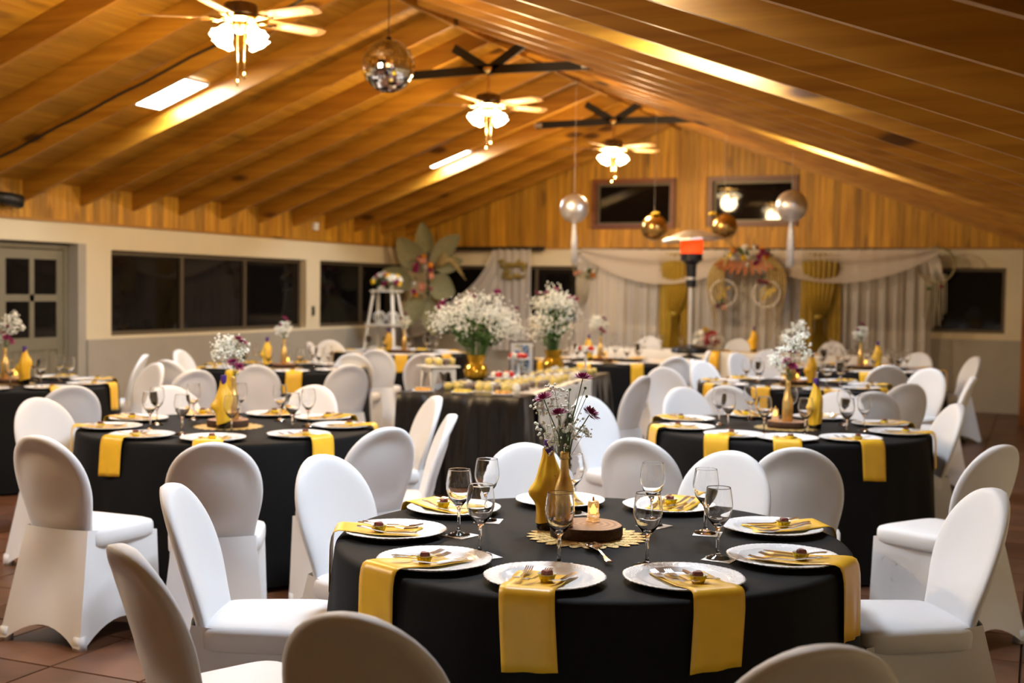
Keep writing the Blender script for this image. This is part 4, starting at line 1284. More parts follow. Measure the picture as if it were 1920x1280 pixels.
# ------------------------------------------------------------------ dessert table
DR = R_(6.5)
DO = Vector((-4.46, 8.235, 0))
DU, DV = Vector((math.cos(DR), math.sin(DR), 0)), Vector((-math.sin(DR), math.cos(DR), 0))
DW, DL, DZ = .99, 3.0, .76
def dp(u, v, z=0.0):
    return tuple(DO + DU * u + DV * v + Vector((0, 0, DZ + z)))
def box_drape(w, l, h, m, amp, seed, n_per=26, flare=.05):
    rnd = random.Random(seed)
    cor = [(0, 0), (w, 0), (w, l), (0, l)]
    loop = []
    for s in range(4):
        a, b = cor[s], cor[(s + 1) % 4]
        ln = math.hypot(b[0] - a[0], b[1] - a[1])
        k = max(8, int(n_per * ln))
        nx, ny = (b[1] - a[1]) / ln, -(b[0] - a[0]) / ln
        for i in range(k):
            u = i / k
            loop.append((a[0] + (b[0] - a[0]) * u, a[1] + (b[1] - a[1]) * u, nx, ny, u * ln, s))
    mb = MB()
    ph = [rnd.uniform(0, 6) for _ in range(8)]
    rows = [[(x, y, h) for x, y, *_ in loop], [(x + nx * .006, y + ny * .006, h - .012) for x, y, nx, ny, d, s in loop]]
    for r in range(1, 10):
        t = r / 9
        row = []
        for x, y, nx, ny, d, s in loop:
            wv = math.sin(d * 19 + ph[s] + 1.5 * t + 1.8 * math.sin(d * 4)) ** 3 * .7 + math.sin(d * 41 + ph[s + 4] - 2 * t) * .28
            o = .008 + flare * t + amp * wv * t ** .7
            row.append((x + nx * o, y + ny * o, h - .012 - (h - .02) * t))
        rows.append(row)
    mb.grid(rows, True)
    mb.f.append(tuple(range(len(loop))))
    mb.f = [tuple(reversed(f)) for f in mb.f]
    return mb.mesh('draped_cloth', m, True, 50)
dt = thing('dessert_table', 'long dessert table in draped black satin, crowded with sweets', 'table', loc=tuple(DO), rot=(0, 0, DR),
           kit=[('draped_cloth', box_drape(DW, DL, DZ, M['blacksatin'], .055, 3, 48)), ('tabletop', MB().span((.01, .01, .70), (DW - .01, DL - .01, .752)).mesh('tabletop', M['whitewood']))])
# ivory runner: across the top and down the right side in two swags
rows = []
for i in range(22):
    t = i / 21
    row = []
    for j in range(36):
        s = j / 35
        v = .28 + 1.85 * s
        sw = .16 + .24 * abs(math.sin(math.pi * (s * 2.0))) if s > .0 else .2
        sw = .62 - .40 * abs(math.cos(math.pi * (s * 2 + .0)))
        if t < .45:
            u = .48 + (DW - .47) * t / .45; z = .004
        else:
            q = (t - .45) / .55
            u = DW + .018 + .03 * q + .012 * math.sin(s * 40 + q * 3); z = .004 - sw * q
        row.append((u, v, DZ + z))
    rows.append(row)
o = thing('satin_runner', 'ivory satin runner swagged over the right side of the dessert table', 'runner', loc=tuple(DO), rot=(0, 0, DR), mesh=MB().grid(rows).mesh('satin_runner', M['satinwhite'], True))
md = o.modifiers.new('thickness', 'SOLIDIFY'); md.thickness = .003; md.offset = 1

CUPG = MB().lathe([(0, 0), (.019, 0), (.024, .042), (.0232, .042), (.0183, .002), (0, .002)], 16).mesh('cup', M['clearcup'], True)
CUPD = MB().lathe([(0, .0025), (.0178, .0025), (.0222, .032), (.012, .040), (0, .043)], 14).mesh('filling', M['custard'], True)
CUPB = MB().lathe([(0, .0025), (.0178, .0025), (.0222, .030), (.013, .037), (0, .040)], 14).mesh('filling', M['brownie'], True)
CUPC = MB().lathe([(0, .0025), (.0178, .0025), (.0222, .030), (.014, .042), (0, .048)], 14).mesh('filling', M['cream'], True)
ORD = ['first', 'second', 'third', 'fourth', 'fifth', 'sixth', 'seventh', 'eighth', 'ninth', 'tenth', 'eleventh', 'twelfth']
def cup(u, v, kind, z=.0015, sc=1.25, at=''):
    f = {'y': (CUPD, 'yellow'), 'b': (CUPB, 'brown'), 'c': (CUPC, 'cream-topped')}[kind]
    where = 'on the small white riser' if z > .1 else ('in the rows at the near end of the dessert table' if v < .95 else 'in the rows along the far half of the dessert table')
    thing('dessert_cup', f'small cup of {f[1]} dessert, {at}', 'dessert', f'{f[1]} dessert cups {where}', dp(u, v, z), (0, 0, u * 9), kit=[('cup', CUPG), ('filling', f[0])], sc=sc)
rnd = random.Random(4)
for r, v in enumerate((.33, .45, .57)):
    for c in range(8):
        u = .30 + c * .078
        cup(u + rnd.uniform(-.01, .01), v + rnd.uniform(-.012, .012), 'yybyybyc'[(c + r * 3) % 8], .0015, 1.45, f"{ORD[c]} from left in the {('front', 'second', 'third')[r]} row of the dessert table")
for r in range(12):
    v = .80 + r * .165
    for c in range(5):
        u = .56 + c * .088
        cup(u + rnd.uniform(-.012, .012), v + rnd.uniform(-.015, .015), 'ybcybyyc'[(c * 3 + r * 5) % 8], .0065, 1.4, f'{ORD[c]} from left in the {ORD[r]} row on the ivory runner')
def pastry_plate(u, v, i):
    kit = [('plate', MB().lathe([(0, .003), (.06, .003), (.085, .012), (.087, .010), (.062, 0), (0, 0)], 32).mesh('plate', M['plate'], True))]
    rr = random.Random(i)
    for k in range(5):
        x, y = -.05 + .025 * k, rr.uniform(-.012, .012)
        kit.append(('pastry', MB().box((x, y, .018), (.021, .075, .022), rr.uniform(-.2, .2)).mesh('pastry', M['pastry'] if i % 2 == 0 else M['custard'])))
    thing('pastry_plate', ['white plate of golden pastries at the left front corner of the dessert table', 'white plate of yellow slices at the front middle of the dessert table', 'white plate of golden pastries at the right front corner of the dessert table'][i], 'plate', 'pastry plates', dp(u, v, .001), (0, 0, DR), kit=kit)
for i, (u, v) in enumerate(((.16, .13), (.48, .12), (.80, .12))):
    pastry_plate(u, v, i)
# riser with heart cut-outs
def riser_kit():
    s, h = .21, .165
    top = MB().box((0, 0, h + .006), (s + .05, s + .05, .014))
    kit = [('top', top.mesh('top', M['whitewood']))]
    n = 9
    poly = [(-s / 2, 0), (-s / 2 + .022, 0), (-s / 2 + .028, .05), (-s / 2 + .045, .10)]
    for k in range(n):                       # two round lobes of the heart-shaped opening
        a = math.pi - math.pi * k / (n - 1)
        poly.append((-.032 + .030 * math.cos(a), .11 + .024 * math.sin(a)))
    for k in range(n):
        a = math.pi - math.pi * k / (n - 1)
        poly.append((.032 + .030 * math.cos(a), .11 + .024 * math.sin(a)))
    poly += [(s / 2 - .045, .10), (s / 2 - .028, .05), (s / 2 - .022, 0), (s / 2, 0), (s / 2, h), (-s / 2, h)]
    mb = MB()
    # split the panel in strips so that the concave outline stays clean
    low = poly[:-2]
    fr, bk = [], []
    for x, z in low: fr.append((x, z))
    vs_ = []
    for x, z in low: vs_ += [(x, 0, z), (x, 0, h), (x, .012, z), (x, .012, h)]
    fs_ = []
    for i in range(len(low) - 1):
        a, b = 4 * i, 4 * (i + 1)
        if abs(low[i][0] - low[i + 1][0]) > 1e-5:
            fs_ += [(a, b, b + 1, a + 1), (a + 2, a + 3, b + 3, b + 2)]
        fs_ += [(a, a + 2, b + 2, b)]
    e = 4 * (len(low) - 1)
    fs_ += [(0, 1, 3, 2), (e, e + 2, e + 3, e + 1)]
    pm_ = MB().add(vs_, fs_).mesh('heart_panel', M['whitewood'])
    for k in range(4):
        a = k * math.pi / 2
        kit.append(('heart_panel', pm_, (math.sin(a) * s / 2, -math.cos(a) * s / 2, 0), (0, 0, a)))
    return kit
thing('riser_table', 'small white riser with heart-shaped cut-outs holding dessert cups', 'riser', loc=dp(.14, .52, .001), rot=(0, 0, R_(52)), kit=riser_kit())
for k, (du, dv, kd) in enumerate(((-.08, 0, 'y'), (-.045, .07, 'y'), (.0, .0, 'c'), (.03, -.065, 'y'), (.06, .015, 'b'), (.085, .075, 'y'))):
    cup(.14 + du, .52 + dv, kd, .1805, 1.35, f'{ORD[k]} from the left on the small white riser')
# amber vases with big bunches
def cloud_kit(w, h, seed, n=1000, mums=9):
    rnd = random.Random(seed)
    fb, gr = MB(), MB()
    heads = []
    for k in range(44):
        a = rnd.uniform(0, 6.28); r = rnd.random() ** .5
        heads.append(Vector((w / 2 * r * math.cos(a), w / 2 * r * math.sin(a) * .8, h * (.50 + .46 * (1 - r * r) * rnd.uniform(.5, 1.05) - .30 * r * rnd.random()))))
    for p in heads:
        gr.tube([(p.x * .08, p.y * .08, -.12), (p.x * .35, p.y * .35, p.z * .45), tuple(p)], .003, 4)
        for k in range(n // 44):
            v = Vector((rnd.gauss(0, 1), rnd.gauss(0, 1), rnd.gauss(0, .8))) * .045
            fb.octa(tuple(p + v), rnd.uniform(.006, .0115))
        for k in range(7):
            t = rnd.uniform(.3, .85)
            c = Vector((p.x * t, p.y * t, p.z * t))
            d = Vector((rnd.uniform(-1, 1), rnd.uniform(-1, 1), rnd.uniform(.2, 1))).normalized() * rnd.uniform(.05, .09)
            s = d.orthogonal().normalized() * .012
            gr.add([c, c + d * .5 - s, c + d, c + d * .5 + s], [(0, 1, 2, 3)])
    kit = [('baby_breath', fb.mesh('baby_breath', M['gyp'], True)), ('greenery', gr.mesh('greenery', M['leafgreen']))]
    big = mum_mesh(.035, seed)
    for k in range(mums):
        a = rnd.uniform(0, 6.28); r = rnd.uniform(.5, .95)
        z = h * (.55 + .42 * (1 - r * r) + .08)
        kit.append(('chrysanthemum', big, (w / 2 * r * math.cos(a), w / 2 * r * math.sin(a) * .8, z), (rnd.uniform(-.9, .9), rnd.uniform(-.9, .9), 0)))
    return kit
def vase_kit():
    def fac(r, z, a): return r * (1 + .04 * math.cos(8 * a + z * 40))
    return [('vase_body', MB().lathe([(0, 0), (.06, 0), (.095, .03), (.105, .08), (.09, .125), (.068, .145), (.085, .215), (.082, .215), (.06, .15), (0, .14)], 32, fn=fac).mesh('vase_body', M['vasegold'], True, 30))]
thing('amber_vase', 'faceted amber gold vase at the left of the dessert table', 'vase', loc=dp(.14, 1.47, .001), kit=vase_kit())
thing('large_bouquet', "wide cloud of baby's breath with burgundy blooms in the amber vase", 'flowers', loc=dp(.14, 1.47, .2), kit=cloud_kit(.78, .60, 8, 2400, 10))
thing('amber_vase', 'amber gold vase behind the framed photograph', 'vase', loc=dp(.50, 2.72, .001), kit=vase_kit())
thing('large_bouquet', "second cloud of baby's breath, rising behind the framed photograph", 'flowers', loc=dp(.50, 2.72, .2), rot=(0, 0, 1.1), kit=cloud_kit(.58, .64, 9, 1500, 6))
# photo frame on an easel back
fw_, fh_ = .235, .305
fk2 = [('frame', MB().span((-fw_ / 2, 0, 0), (fw_ / 2, .014, .012)).span((-fw_ / 2, 0, fh_ - .012), (fw_ / 2, .014, fh_)).span((-fw_ / 2, 0, .012), (-fw_ / 2 + .012, .014, fh_ - .012)).span((fw_ / 2 - .012, 0, .012), (fw_ / 2, .014, fh_ - .012)).mesh('frame', M['frameedge'])),
       ('mount', MB().span((-fw_ / 2 + .012, .006, .012), (fw_ / 2 - .012, .010, fh_ - .012)).mesh('mount', M['paper'])),
       ('photograph', MB().span((-.068, .003, .16), (.068, .007, .272)).mesh('photograph', M['photo'])), ('photograph', MB().span((-.068, .003, .030), (.068, .007, .150)).mesh('photograph', M['photo'])),
       ('stand', MB().hexa([(-.03, .012, .2), (.03, .012, .2), (.03, .016, .2), (-.03, .016, .2), (-.03, .14, 0), (.03, .14, 0), (.03, .144, 0), (-.03, .144, 0)]).mesh('stand', M['frameedge']))]
thing('photo_frame', 'framed pair of group photographs leaning on the dessert table', 'picture frame', loc=dp(.31, 2.32, .0075), rot=(R_(-10), 0, R_(30)), kit=fk2)
def stand_kit(hh, r, items, seed):
    rr = random.Random(seed)
    kit = [('pedestal', MB().lathe([(0, 0), (.05, 0), (.045, .01), (.012, .03), (.012, hh - .02), (.04, hh), (0, hh)], 20).mesh('pedestal', M['plate'], True, 40)),
           ('dish', MB().lathe([(0, hh + .004), (r - .01, hh + .004), (r, hh + .012), (r + .003, hh + .010), (r - .01, hh - .003), (0, hh - .003)], 36).mesh('dish', M['plate'], True))]
    for k in range(items):
        a = 6.28 * k / items
        x, y = math.cos(a) * r * .62, math.sin(a) * r * .62
        base = MB().lathe([(0, 0), (.022, 0), (.03, .03), (.02, .045), (0, .05)], 12, (x, y, hh + .004))
        kit.append(('sweet', base.mesh('sweet', M['cream' if k % 2 else 'redjelly'], True)))
    return kit
thing('cake_stand', 'white cake stand with red and cream sweets left of the photo frame', 'cake stand', loc=dp(.36, 2.02, .001), kit=stand_kit(.16, .10, 7, 1))
thing('cake_stand', 'tall white cake stand with few sweets at the far right end', 'cake stand', loc=dp(.80, 2.80, .007), kit=stand_kit(.20, .085, 4, 2))
thing('cake_stand', 'low white cake stand near the amber vase with pale sweets', 'cake stand', loc=dp(.52, 1.02, .0015), kit=stand_kit(.06, .12, 8, 3))

# ------------------------------------------------------------------ head table
HX0, HX1, HY0, HY1, HZ = -6.0, -1.75, 16.10, 16.70, .76
thing('head_table', 'long white-clothed head table before the tulle backdrop', 'table', loc=(HX0, HY0, 0),
      kit=[('draped_cloth', box_drape(HX1 - HX0, HY1 - HY0, HZ, M['white_cloth'], .012, 6, 22, .02)), ('tabletop', MB().span((.01, .01, .70), (HX1 - HX0 - .01, HY1 - HY0 - .01, .752)).mesh('tabletop', M['whitewood']))])
rows = [[(-4.02 + .13 * s, HY1 - .02 - .6 * 1.0 * t if t <= 1 else 0, HZ + .004) for s in (0, .5, 1)] for t in (0, .5, .97)]
rows += [[(-4.02 + .13 * s, HY0 - .035 - .03 * t, HZ + .002 - .46 * t) for s in (0, .5, 1)] for t in (.02, .3, .6, 1)]
o = thing('gold_runner', 'gold satin strip hanging down the front of the head table', 'runner', mesh=MB().grid(rows).mesh('gold_runner', M['satin'], True))
md = o.modifiers.new('thickness', 'SOLIDIFY'); md.thickness = .004
rows = [[(-3.85 + 1.35 * s, 16.12 + .16 * t, HZ + .004 + .004 * math.sin(s * 30)) for s in [k / 16 for k in range(17)]] for t in (0, .5, 1)]
o = thing('gold_runner', 'gold satin band lying along the middle of the head table', 'runner', mesh=MB().grid(rows).mesh('gold_runner', M['satin'], True))
md = o.modifiers.new('thickness', 'SOLIDIFY'); md.thickness = .004
def blossom(m, r, seed):
    rr = random.Random(seed)
    mb = MB()
    mb.ball((0, 0, 0), r * .55, 10, 6)
    for ring, (n, el, l) in enumerate(((7, .2, 1), (6, .7, .85))):
        for k in range(n):
            a = 2 * math.pi * k / n + ring * .5
            d = Vector((math.cos(a) * math.cos(el), math.sin(a) * math.cos(el), math.sin(el)))
            s = Vector((-math.sin(a), math.cos(a), 0)) * r * .42
            c, md_, tp = d * r * .3, d * r * .75 * l, d * r * l + Vector((0, 0, r * .15))
            mb.add([c - s * .4, md_ - s, tp, md_ + s, c + s * .4], [(0, 1, 2, 3, 4)])
    return mb.mesh('blossom', m, True)
BL = {k: blossom(M[k], 1.0, i) for i, k in enumerate(('white_f', 'red_f', 'yellow_f', 'orange_f', 'pink_f', 'mum'))}
def leaf_mesh(l, w, m, bend=.25, fold=.18, n=9):
    rows = []
    for i in range(n):
        t = i / (n - 1)
        ww = w / 2 * (math.sin(math.pi * min(1, t * .93 + .035)) ** .75) * (1 - .25 * t)
        z = bend * l * t * t
        rows.append([(-ww, t * l, z + fold * ww), (-ww * .5, t * l, z + fold * ww * .3), (0, t * l, z), (ww * .5, t * l, z + fold * ww * .3), (ww, t * l, z + fold * ww)])
    me = MB().slab(rows, (0, 0, -.004)).mesh('leaf', m, True, 60)
    return me
SMALL_LEAF = leaf_mesh(.10, .045, M['leafgreen'])
def posy_kit(cols, n, rx, ry, rz, bs, seed, leaves=14, lm=None):
    rr = random.Random(seed)
    kit = []
    for k in range(n):
        v = Vector((rr.gauss(0, 1), rr.gauss(0, 1) - .4, rr.gauss(0, 1) + .3)).normalized()
        c = cols[k % len(cols)]
        q = v.to_track_quat('Z', 'Y').to_euler()
        kit.append(('blossom', BL[c], (v.x * rx, v.y * ry, v.z * rz), tuple(q)))
    for k in range(leaves):
        v = Vector((rr.gauss(0, 1), rr.gauss(0, 1) - .2, rr.gauss(0, .8))).normalized()
        q = v.to_track_quat('Y', 'Z').to_euler()
        kit.append(('leaf', lm or SMALL_LEAF, (v.x * rx * .5, v.y * ry * .5, v.z * rz * .5), tuple(q)))
    return kit
def posy(name, label, cols, n, loc, rx, ry, rz, bs, seed, leaves=14, lm=None, cat='flowers', group=None):
    t = thing(name, label, cat, group, loc)
    for e in posy_kit(cols, n, rx, ry, rz, bs, seed, leaves, lm):
        o = obj(e[0], e[1], t, e[2], e[3])
        if e[0] == 'blossom': o.scale = (bs * 1.15,) * 3
    return t
posy('table_posy', 'low posy of white and red blooms with one yellow flower on the head table', ['white_f', 'white_f', 'red_f', 'white_f', 'white_f'], 30, (-4.10, 16.26, .89), .18, .12, .12, .066, 2)
posy('yellow_rose', 'single yellow bloom on top of the head-table posy', ['yellow_f'], 3, (-4.16, 16.24, 1.03), .03, .03, .03, .05, 3, 2)
thing('wrapped_bottle', 'dark bottle wrapped in a gold napkin on the head table', 'bottle', 'napkin-wrapped bottles', (-3.50, 16.35, HZ + .001), kit=WRAPK[0], sc=1.15)
for k, x in enumerate((-5.75, -5.45, -5.05, -4.75, -4.5, -3.2, -2.95, -2.5, -2.2)):
    thing('wine_glass', ['clear wine glass at the far left end of the head table', 'second clear wine glass from the left end of the head table', 'third clear wine glass along the head table', 'fourth clear wine glass along the head table', 'clear wine glass just left of the head-table posy', 'clear wine glass right of the wrapped bottle on the head table', 'second clear wine glass right of that bottle on the head table', 'clear wine glass before the right gold curtain on the head table', 'clear wine glass at the right end of the head table'][k],
          'glass', 'clear wine glasses', (x, 16.3 + .1 * (k % 3), HZ + .001), mesh=GLASS)

# ------------------------------------------------------------------ tulle backdrop
def drape(x0, x1, y, ztop, zbot, m, amp, wl, seed, flare=0):
    rr = random.Random(seed)
    n = max(12, int((x1 - x0) / .018))
    p1, p2 = rr.uniform(0, 6), rr.uniform(0, 6)
    rows = []
    for i in range(7):
        t = i / 6
        z = ztop + (zbot - ztop) * t
        row = []
        for k in range(n + 1):
            s = k / n
            x = x0 + (x1 - x0) * s
            row.append((x + .01 * math.sin(40 * x + 3 * t), y + amp * (.35 + .65 * t) * (math.sin(2 * math.pi * x / wl + p1 + .5 * math.sin(5 * x)) + .5 * math.sin(4.7 * math.pi * x / wl + p2)), z))
        rows.append(row)
    return MB().grid(rows).mesh('sheer_panel', m, True)
YD = 17.36
bd = thing('sheer_backdrop', 'white sheer curtains hung behind the head table', 'curtain', loc=(0, 0, 0),
           kit=[('sheer_panel', drape(-6.40, -5.02, YD, 2.16, .02, M['tulle'], .045, .17, 1)), ('sheer_panel', drape(-4.66, -3.0, YD, 2.16, .02, M['tulle'], .045, .16, 2)), ('sheer_panel', drape(-2.58, -1.34, YD, 2.16, .02, M['tulle'], .045, .17, 3)),
                ('curtain_rail', MB().tube([(-6.45, YD, 2.165), (-1.3, YD, 2.165)], .012, 6).mesh('curtain_rail', M['heaterdark']))])
def swag(x0, z0, x1, z1, sag, label, seed):
    rows = []
    for i in range(9):
        t = i / 8
        row = []
        for k in range(41):
            s = k / 40
            c = math.sin(math.pi * s) ** .8
            z = (z0 + (z1 - z0) * s) - t * (.08 + sag * c) - .02 * math.sin(9 * t) * c
            row.append((x0 + (x1 - x0) * s, YD - .10 - .05 * math.sin(math.pi * 2.5 * t) * (.3 + c) - .02 * t, z))
        rows.append(row)
    thing('tulle_swag', label, 'curtain', 'tulle swags along the top of the backdrop', mesh=MB().grid(rows).mesh('tulle_swag', M['tulle2'], True))
swag(-6.28, 2.17, -3.80, 2.12, .40, 'left ivory swag sagging across the top of the sheer backdrop', 1)
swag(-3.80, 2.12, -1.28, 2.17, .36, 'right ivory swag sagging across the top of the sheer backdrop', 2)
def tied(xc, w, label):
    kit = []
    rows = []
    for i in range(26):
        t = i / 25
        z = 2.10 - 2.06 * t
        if t < .42: hw = w / 2 * (.22 + .78 * (math.cos(math.pi * t / .84)) ** .55)
        else: hw = w / 2 * (.22 + .25 * sstep(.42, .75, t))
        row = []
        for k in range(49):
            s = k / 24 - 1
            row.append((xc + s * hw, YD - .10 - .03 * math.cos(s * 22) * (.4 + .6 * (1 - hw / (w / 2))) - .05 * (1 - s * s), z))
        rows.append(row)
    kit.append(('gathered_panel', MB().grid(rows).mesh('gathered_panel', M['goldcurtain'], True)))
    for sg in (-1, 1):
        x0, x1 = sorted((xc + sg * w * .16, xc + sg * w * .54))
        kit.append(('side_panel', drape(x0, x1, YD - .05, 2.10, .02, M['goldcurtain'], .02, .09, 4 + sg)))
    kit.append(('tie', MB().lathe([(w * .12, -.03), (w * .14, 0), (w * .12, .03)], 20, (xc, YD - .13, 2.10 - 2.06 * .42)).mesh('tie', M['goldcurtain'], True)))
    thing('gold_curtain', label, 'curtain', 'tied gold curtains', kit=kit)
tied(-4.84, .44, 'gold curtain tied in the middle, behind the patio heater pole')
tied(-2.80, .50, 'gold curtain tied in the middle, at the right of the backdrop')

def torus(c, r, tr, n=40, m=8, ax='y'):
    pts = []
    for k in range(n):
        a = 2 * math.pi * k / n
        pts.append((c[0] + r * math.cos(a), c[1], c[2] + r * math.sin(a)))
    return MB().tube(pts, tr, m, True)
def strands(x0, x1, ztop, zlo, y, n, seed, r=.006):
    rr = random.Random(seed)
    mb = MB()
    for k in range(n):
        x = x0 + (x1 - x0) * (k + rr.uniform(-.3, .3)) / (n - 1)
        zb = zlo + rr.uniform(0, .12) + .18 * abs(2 * k / (n - 1) - 1)
        mb.tube([(x, y + rr.uniform(-.01, .01), ztop), (x + rr.uniform(-.01, .01), y, (ztop + zb) / 2), (x + rr.uniform(-.015, .015), y, zb)], r, 4)
    return mb.mesh('strands', M['yarn'], True)
lace = MB()
rr = random.Random(5)
for k in range(9):
    x = -.10 + .018 * k
    lace.tube([(x - .05, 0, .20 - .002 * k), (x + .01, -.015, .02), (x + .05, 0, -.2 - .05 * math.sin(k))], [.006, .014, .006], 5)
thing('dreamcatcher', 'rope hoop dreamcatcher with pale lace and long strings at the right end', 'dreamcatcher', loc=(-1.30, 17.33, 1.95),
      kit=[('hoop', torus((0, 0, 0), .235, .014).mesh('hoop', M['hooprope'], True)), ('lace', lace.mesh('lace', M['hoopwhite'], True)), ('strands', strands(-.17, .13, -.12, -.93, -.01, 16, 6)),
           ('hanger', MB().tube([(0, .0, .23), (0, .03, .26), (0, .28, .3)], .004, 5).mesh('hanger', M['hooprope'])), ('bead', MB().ball((-.09, -.03, -.31), .022, 8, 6).mesh('bead', M['leafgreen'], True)), ('bead', MB().ball((.07, -.03, -.28), .022, 8, 6).mesh('bead', M['red_f'], True))])
dc = thing('dreamcatcher', 'rope hoop dreamcatcher with a flower garland at the left end', 'dreamcatcher', loc=(-6.24, 17.33, 1.93),
      kit=[('hanger', MB().tube([(0, .0, .2), (0, .03, .24), (0, .28, .27)], .004, 5).mesh('hanger', M['hooprope'])), ('hoop', torus((0, 0, 0), .20, .012).mesh('hoop', M['hooprope'], True)), ('strands', strands(-.13, .05, -.1, -.68, -.01, 14, 7)), ('lace', MB().tube([(-.19, 0, 0), (0, -.01, .02), (.19, 0, 0)], .006, 5).mesh('lace', M['yarn'], True))])
for e in posy_kit(['pink_f', 'white_f', 'orange_f'], 9, .16, .04, .05, .04, 8, 10):
    o = obj(e[0], e[1], dc, (e[2][0], e[2][1] - .03, e[2][2] - .13), e[3])
    if e[0] == 'blossom': o.scale = (.038,) * 3

# flower and pampas wreath over two rings in the middle of the backdrop
wr = thing('pampas_wreath', 'arched wreath of pampas, rust leaves and blooms in the middle of the backdrop', 'wreath', loc=(-3.78, 17.08, 2.06))
RUSTL, DARKL = leaf_mesh(.22, .08, M['rust']), leaf_mesh(.2, .07, M['leafgreen'])
for e in posy_kit(['white_f', 'mum', 'yellow_f', 'white_f', 'orange_f', 'mum'], 24, .30, .08, .13, .05, 12, 12, DARKL):
    o = obj(e[0], e[1], wr, e[2], e[3])
    if e[0] == 'blossom': o.scale = (.052,) * 3
rr = random.Random(9)
for k in range(10):
    a = R_(200 + 14 * k)
    obj('leaf', RUSTL, wr, (.25 * math.cos(a), -.03, -.06), (R_(rr.uniform(-20, 20)), 0, 0)).rotation_euler = (R_(90), R_(-math.degrees(a) + 90), 0)
for sg in (-1, 1):
    for k in range(8):
        q = .10 + .036 * k
        pts, rad = [], []
        for i in range(9):
            t = i / 8
            an = R_(80 + 118 * t)
            pts.append((sg * (.12 - (.22 + q * .75) * math.cos(an) * .9 - .1) if False else sg * (.10 + (q + .12) * math.sin(R_(150 * t)) * .95), -.04 + .01 * k, .05 - (.78 + .06 * k) * t * t - .04 * t))
            rad.append(.005 + .012 * math.sin(math.pi * min(1, t + .08)))
        obj('pampas_plume', MB().tube(pts, rad, 7).mesh('pampas_plume', M['beige'], True), wr)
def script(pts, r, m, name):
    n = []
    for i in range(len(pts) - 1):
        p0, p1, p2, p3 = pts[max(0, i - 1)], pts[i], pts[i + 1], pts[min(len(pts) - 1, i + 2)]
        for k in range(6):
            t = k / 6
            n.append(tuple(.5 * ((2 * b) + (-a + c) * t + (2 * a - 5 * b + 4 * c - d) * t * t + (-a + 3 * b - 3 * c + d) * t ** 3) for a, b, c, d in zip(p0, p1, p2, p3)))
    n.append(pts[-1])
    return MB().tube(n, r, 6).mesh(name, m, True)
for x, lab, pts in ((-4.085, 'white ring with a gold monogram hanging at the left of the wreath', [(-.07, 0, .08), (-.02, 0, .04), (-.05, 0, -.02), (-.08, 0, -.09), (-.03, 0, -.06), (.02, 0, .03), (.06, 0, .06), (.11, 0, .10), (.04, 0, .05), (.02, 0, -.03), (.04, 0, -.07)]),
                    (-3.487, 'white ring with a gold monogram hanging at the right of the wreath', [(-.09, 0, -.02), (-.05, 0, .06), (.0, 0, .07), (.01, 0, .0), (-.05, 0, -.03), (-.06, 0, -.09), (.0, 0, -.04), (.04, 0, .03), (.1, 0, .07), (.12, 0, .05), (.05, 0, -.02), (.06, 0, -.07)])):
    t = thing('monogram_ring', lab, 'ring decoration', 'white monogram rings', (x, 17.05, 1.54),
              kit=[('ring', torus((0, 0, 0), .185, .009).mesh('ring', M['hoopwhite'], True)), ('monogram', script(pts, .010, M['goldscript'], 'monogram')), ('hanger', MB().tube([(0, .02, .185), (.0, .02, .5)], .002, 4).mesh('hanger', M['yarn']))])
    px, pz = (-.03, -.19) if x < -3.8 else (-.05, .15)
    for e in posy_kit(['mum', 'pink_f', 'mum'], 6, .06, .03, .035, .03, int(-x * 10), 4):
        o = obj(e[0], e[1], t, (e[2][0] + px, e[2][1] - .02, e[2][2] + pz), e[3])
        if e[0] == 'blossom': o.scale = (.034,) * 3

# ------------------------------------------------------------------ sweets corner drape and gold sign
rows = [[(-7.77 + .62 * k / 24, 17.42 + .02 * math.sin(k * 1.3), 2.165 - 1.55 * i / 8) for k in range(25)] for i in range(9)]
rows2 = []
for i in range(15):
    t = i / 14
    row = []
    for k in range(13):
        s = k / 12
        a, b, c = Vector((-7.77 + .10 * s, 17.38 - .02 * s, 2.16 - .55 * s)), Vector((-8.0 + .18 * s, 17.3, 1.35 - .25 * s)), Vector((-9.05, 17.1 + .06 * s, 1.12 - .34 * s))
        p = a * (1 - t) ** 2 + b * 2 * t * (1 - t) + c * t * t
        p.y += .02 * math.sin(s * 16)
        row.append(tuple(p))
    rows2.append(row)
thing('corner_drape', 'pale sheer drape falling straight and sweeping left behind the large bouquet', 'curtain', kit=[('hanging_panel', MB().grid(rows).mesh('hanging_panel', M['tulle'], True)), ('swept_panel', MB().grid(rows2).mesh('swept_panel', M['tulle'], True)),
      ('rail', MB().tube([(-9.1, 17.45, 2.175), (-6.95, 17.45, 2.175)], .03, 8).span((-8.4, 17.45, 2.16), (-8.34, 17.6, 2.19)).span((-7.1, 17.45, 2.16), (-7.04, 17.6, 2.19)).mesh('rail', M['heaterdark']))])
sg1 = [(-.25, 0, .10), (-.17, 0, .14), (-.21, 0, .05), (-.15, 0, .04), (-.10, 0, .10), (-.11, 0, .04), (-.04, 0, .09), (-.04, 0, .03), (.03, 0, .09), (.02, 0, .03), (.10, 0, .14), (.09, 0, .04), (.17, 0, .10), (.15, 0, -.02), (.23, 0, .09)]
sg2 = [(-.18, 0, -.14), (-.12, 0, .0), (-.06, 0, -.04), (-.12, 0, -.08), (-.05, 0, -.12), (-.14, 0, -.14), (-.02, 0, -.13), (.02, 0, -.07), (.05, 0, -.13), (.1, 0, -.07), (.09, 0, -.13), (.2, 0, -.09)]
thing('gold_sign', 'gold cursive sign in two lines pinned to the corner drape', 'sign', loc=(-7.42, 17.37, 1.86), kit=[('script_line', script(sg1, .019, M['darkgold'], 'script_line')), ('script_line', script(sg2, .019, M['darkgold'], 'script_line'))])

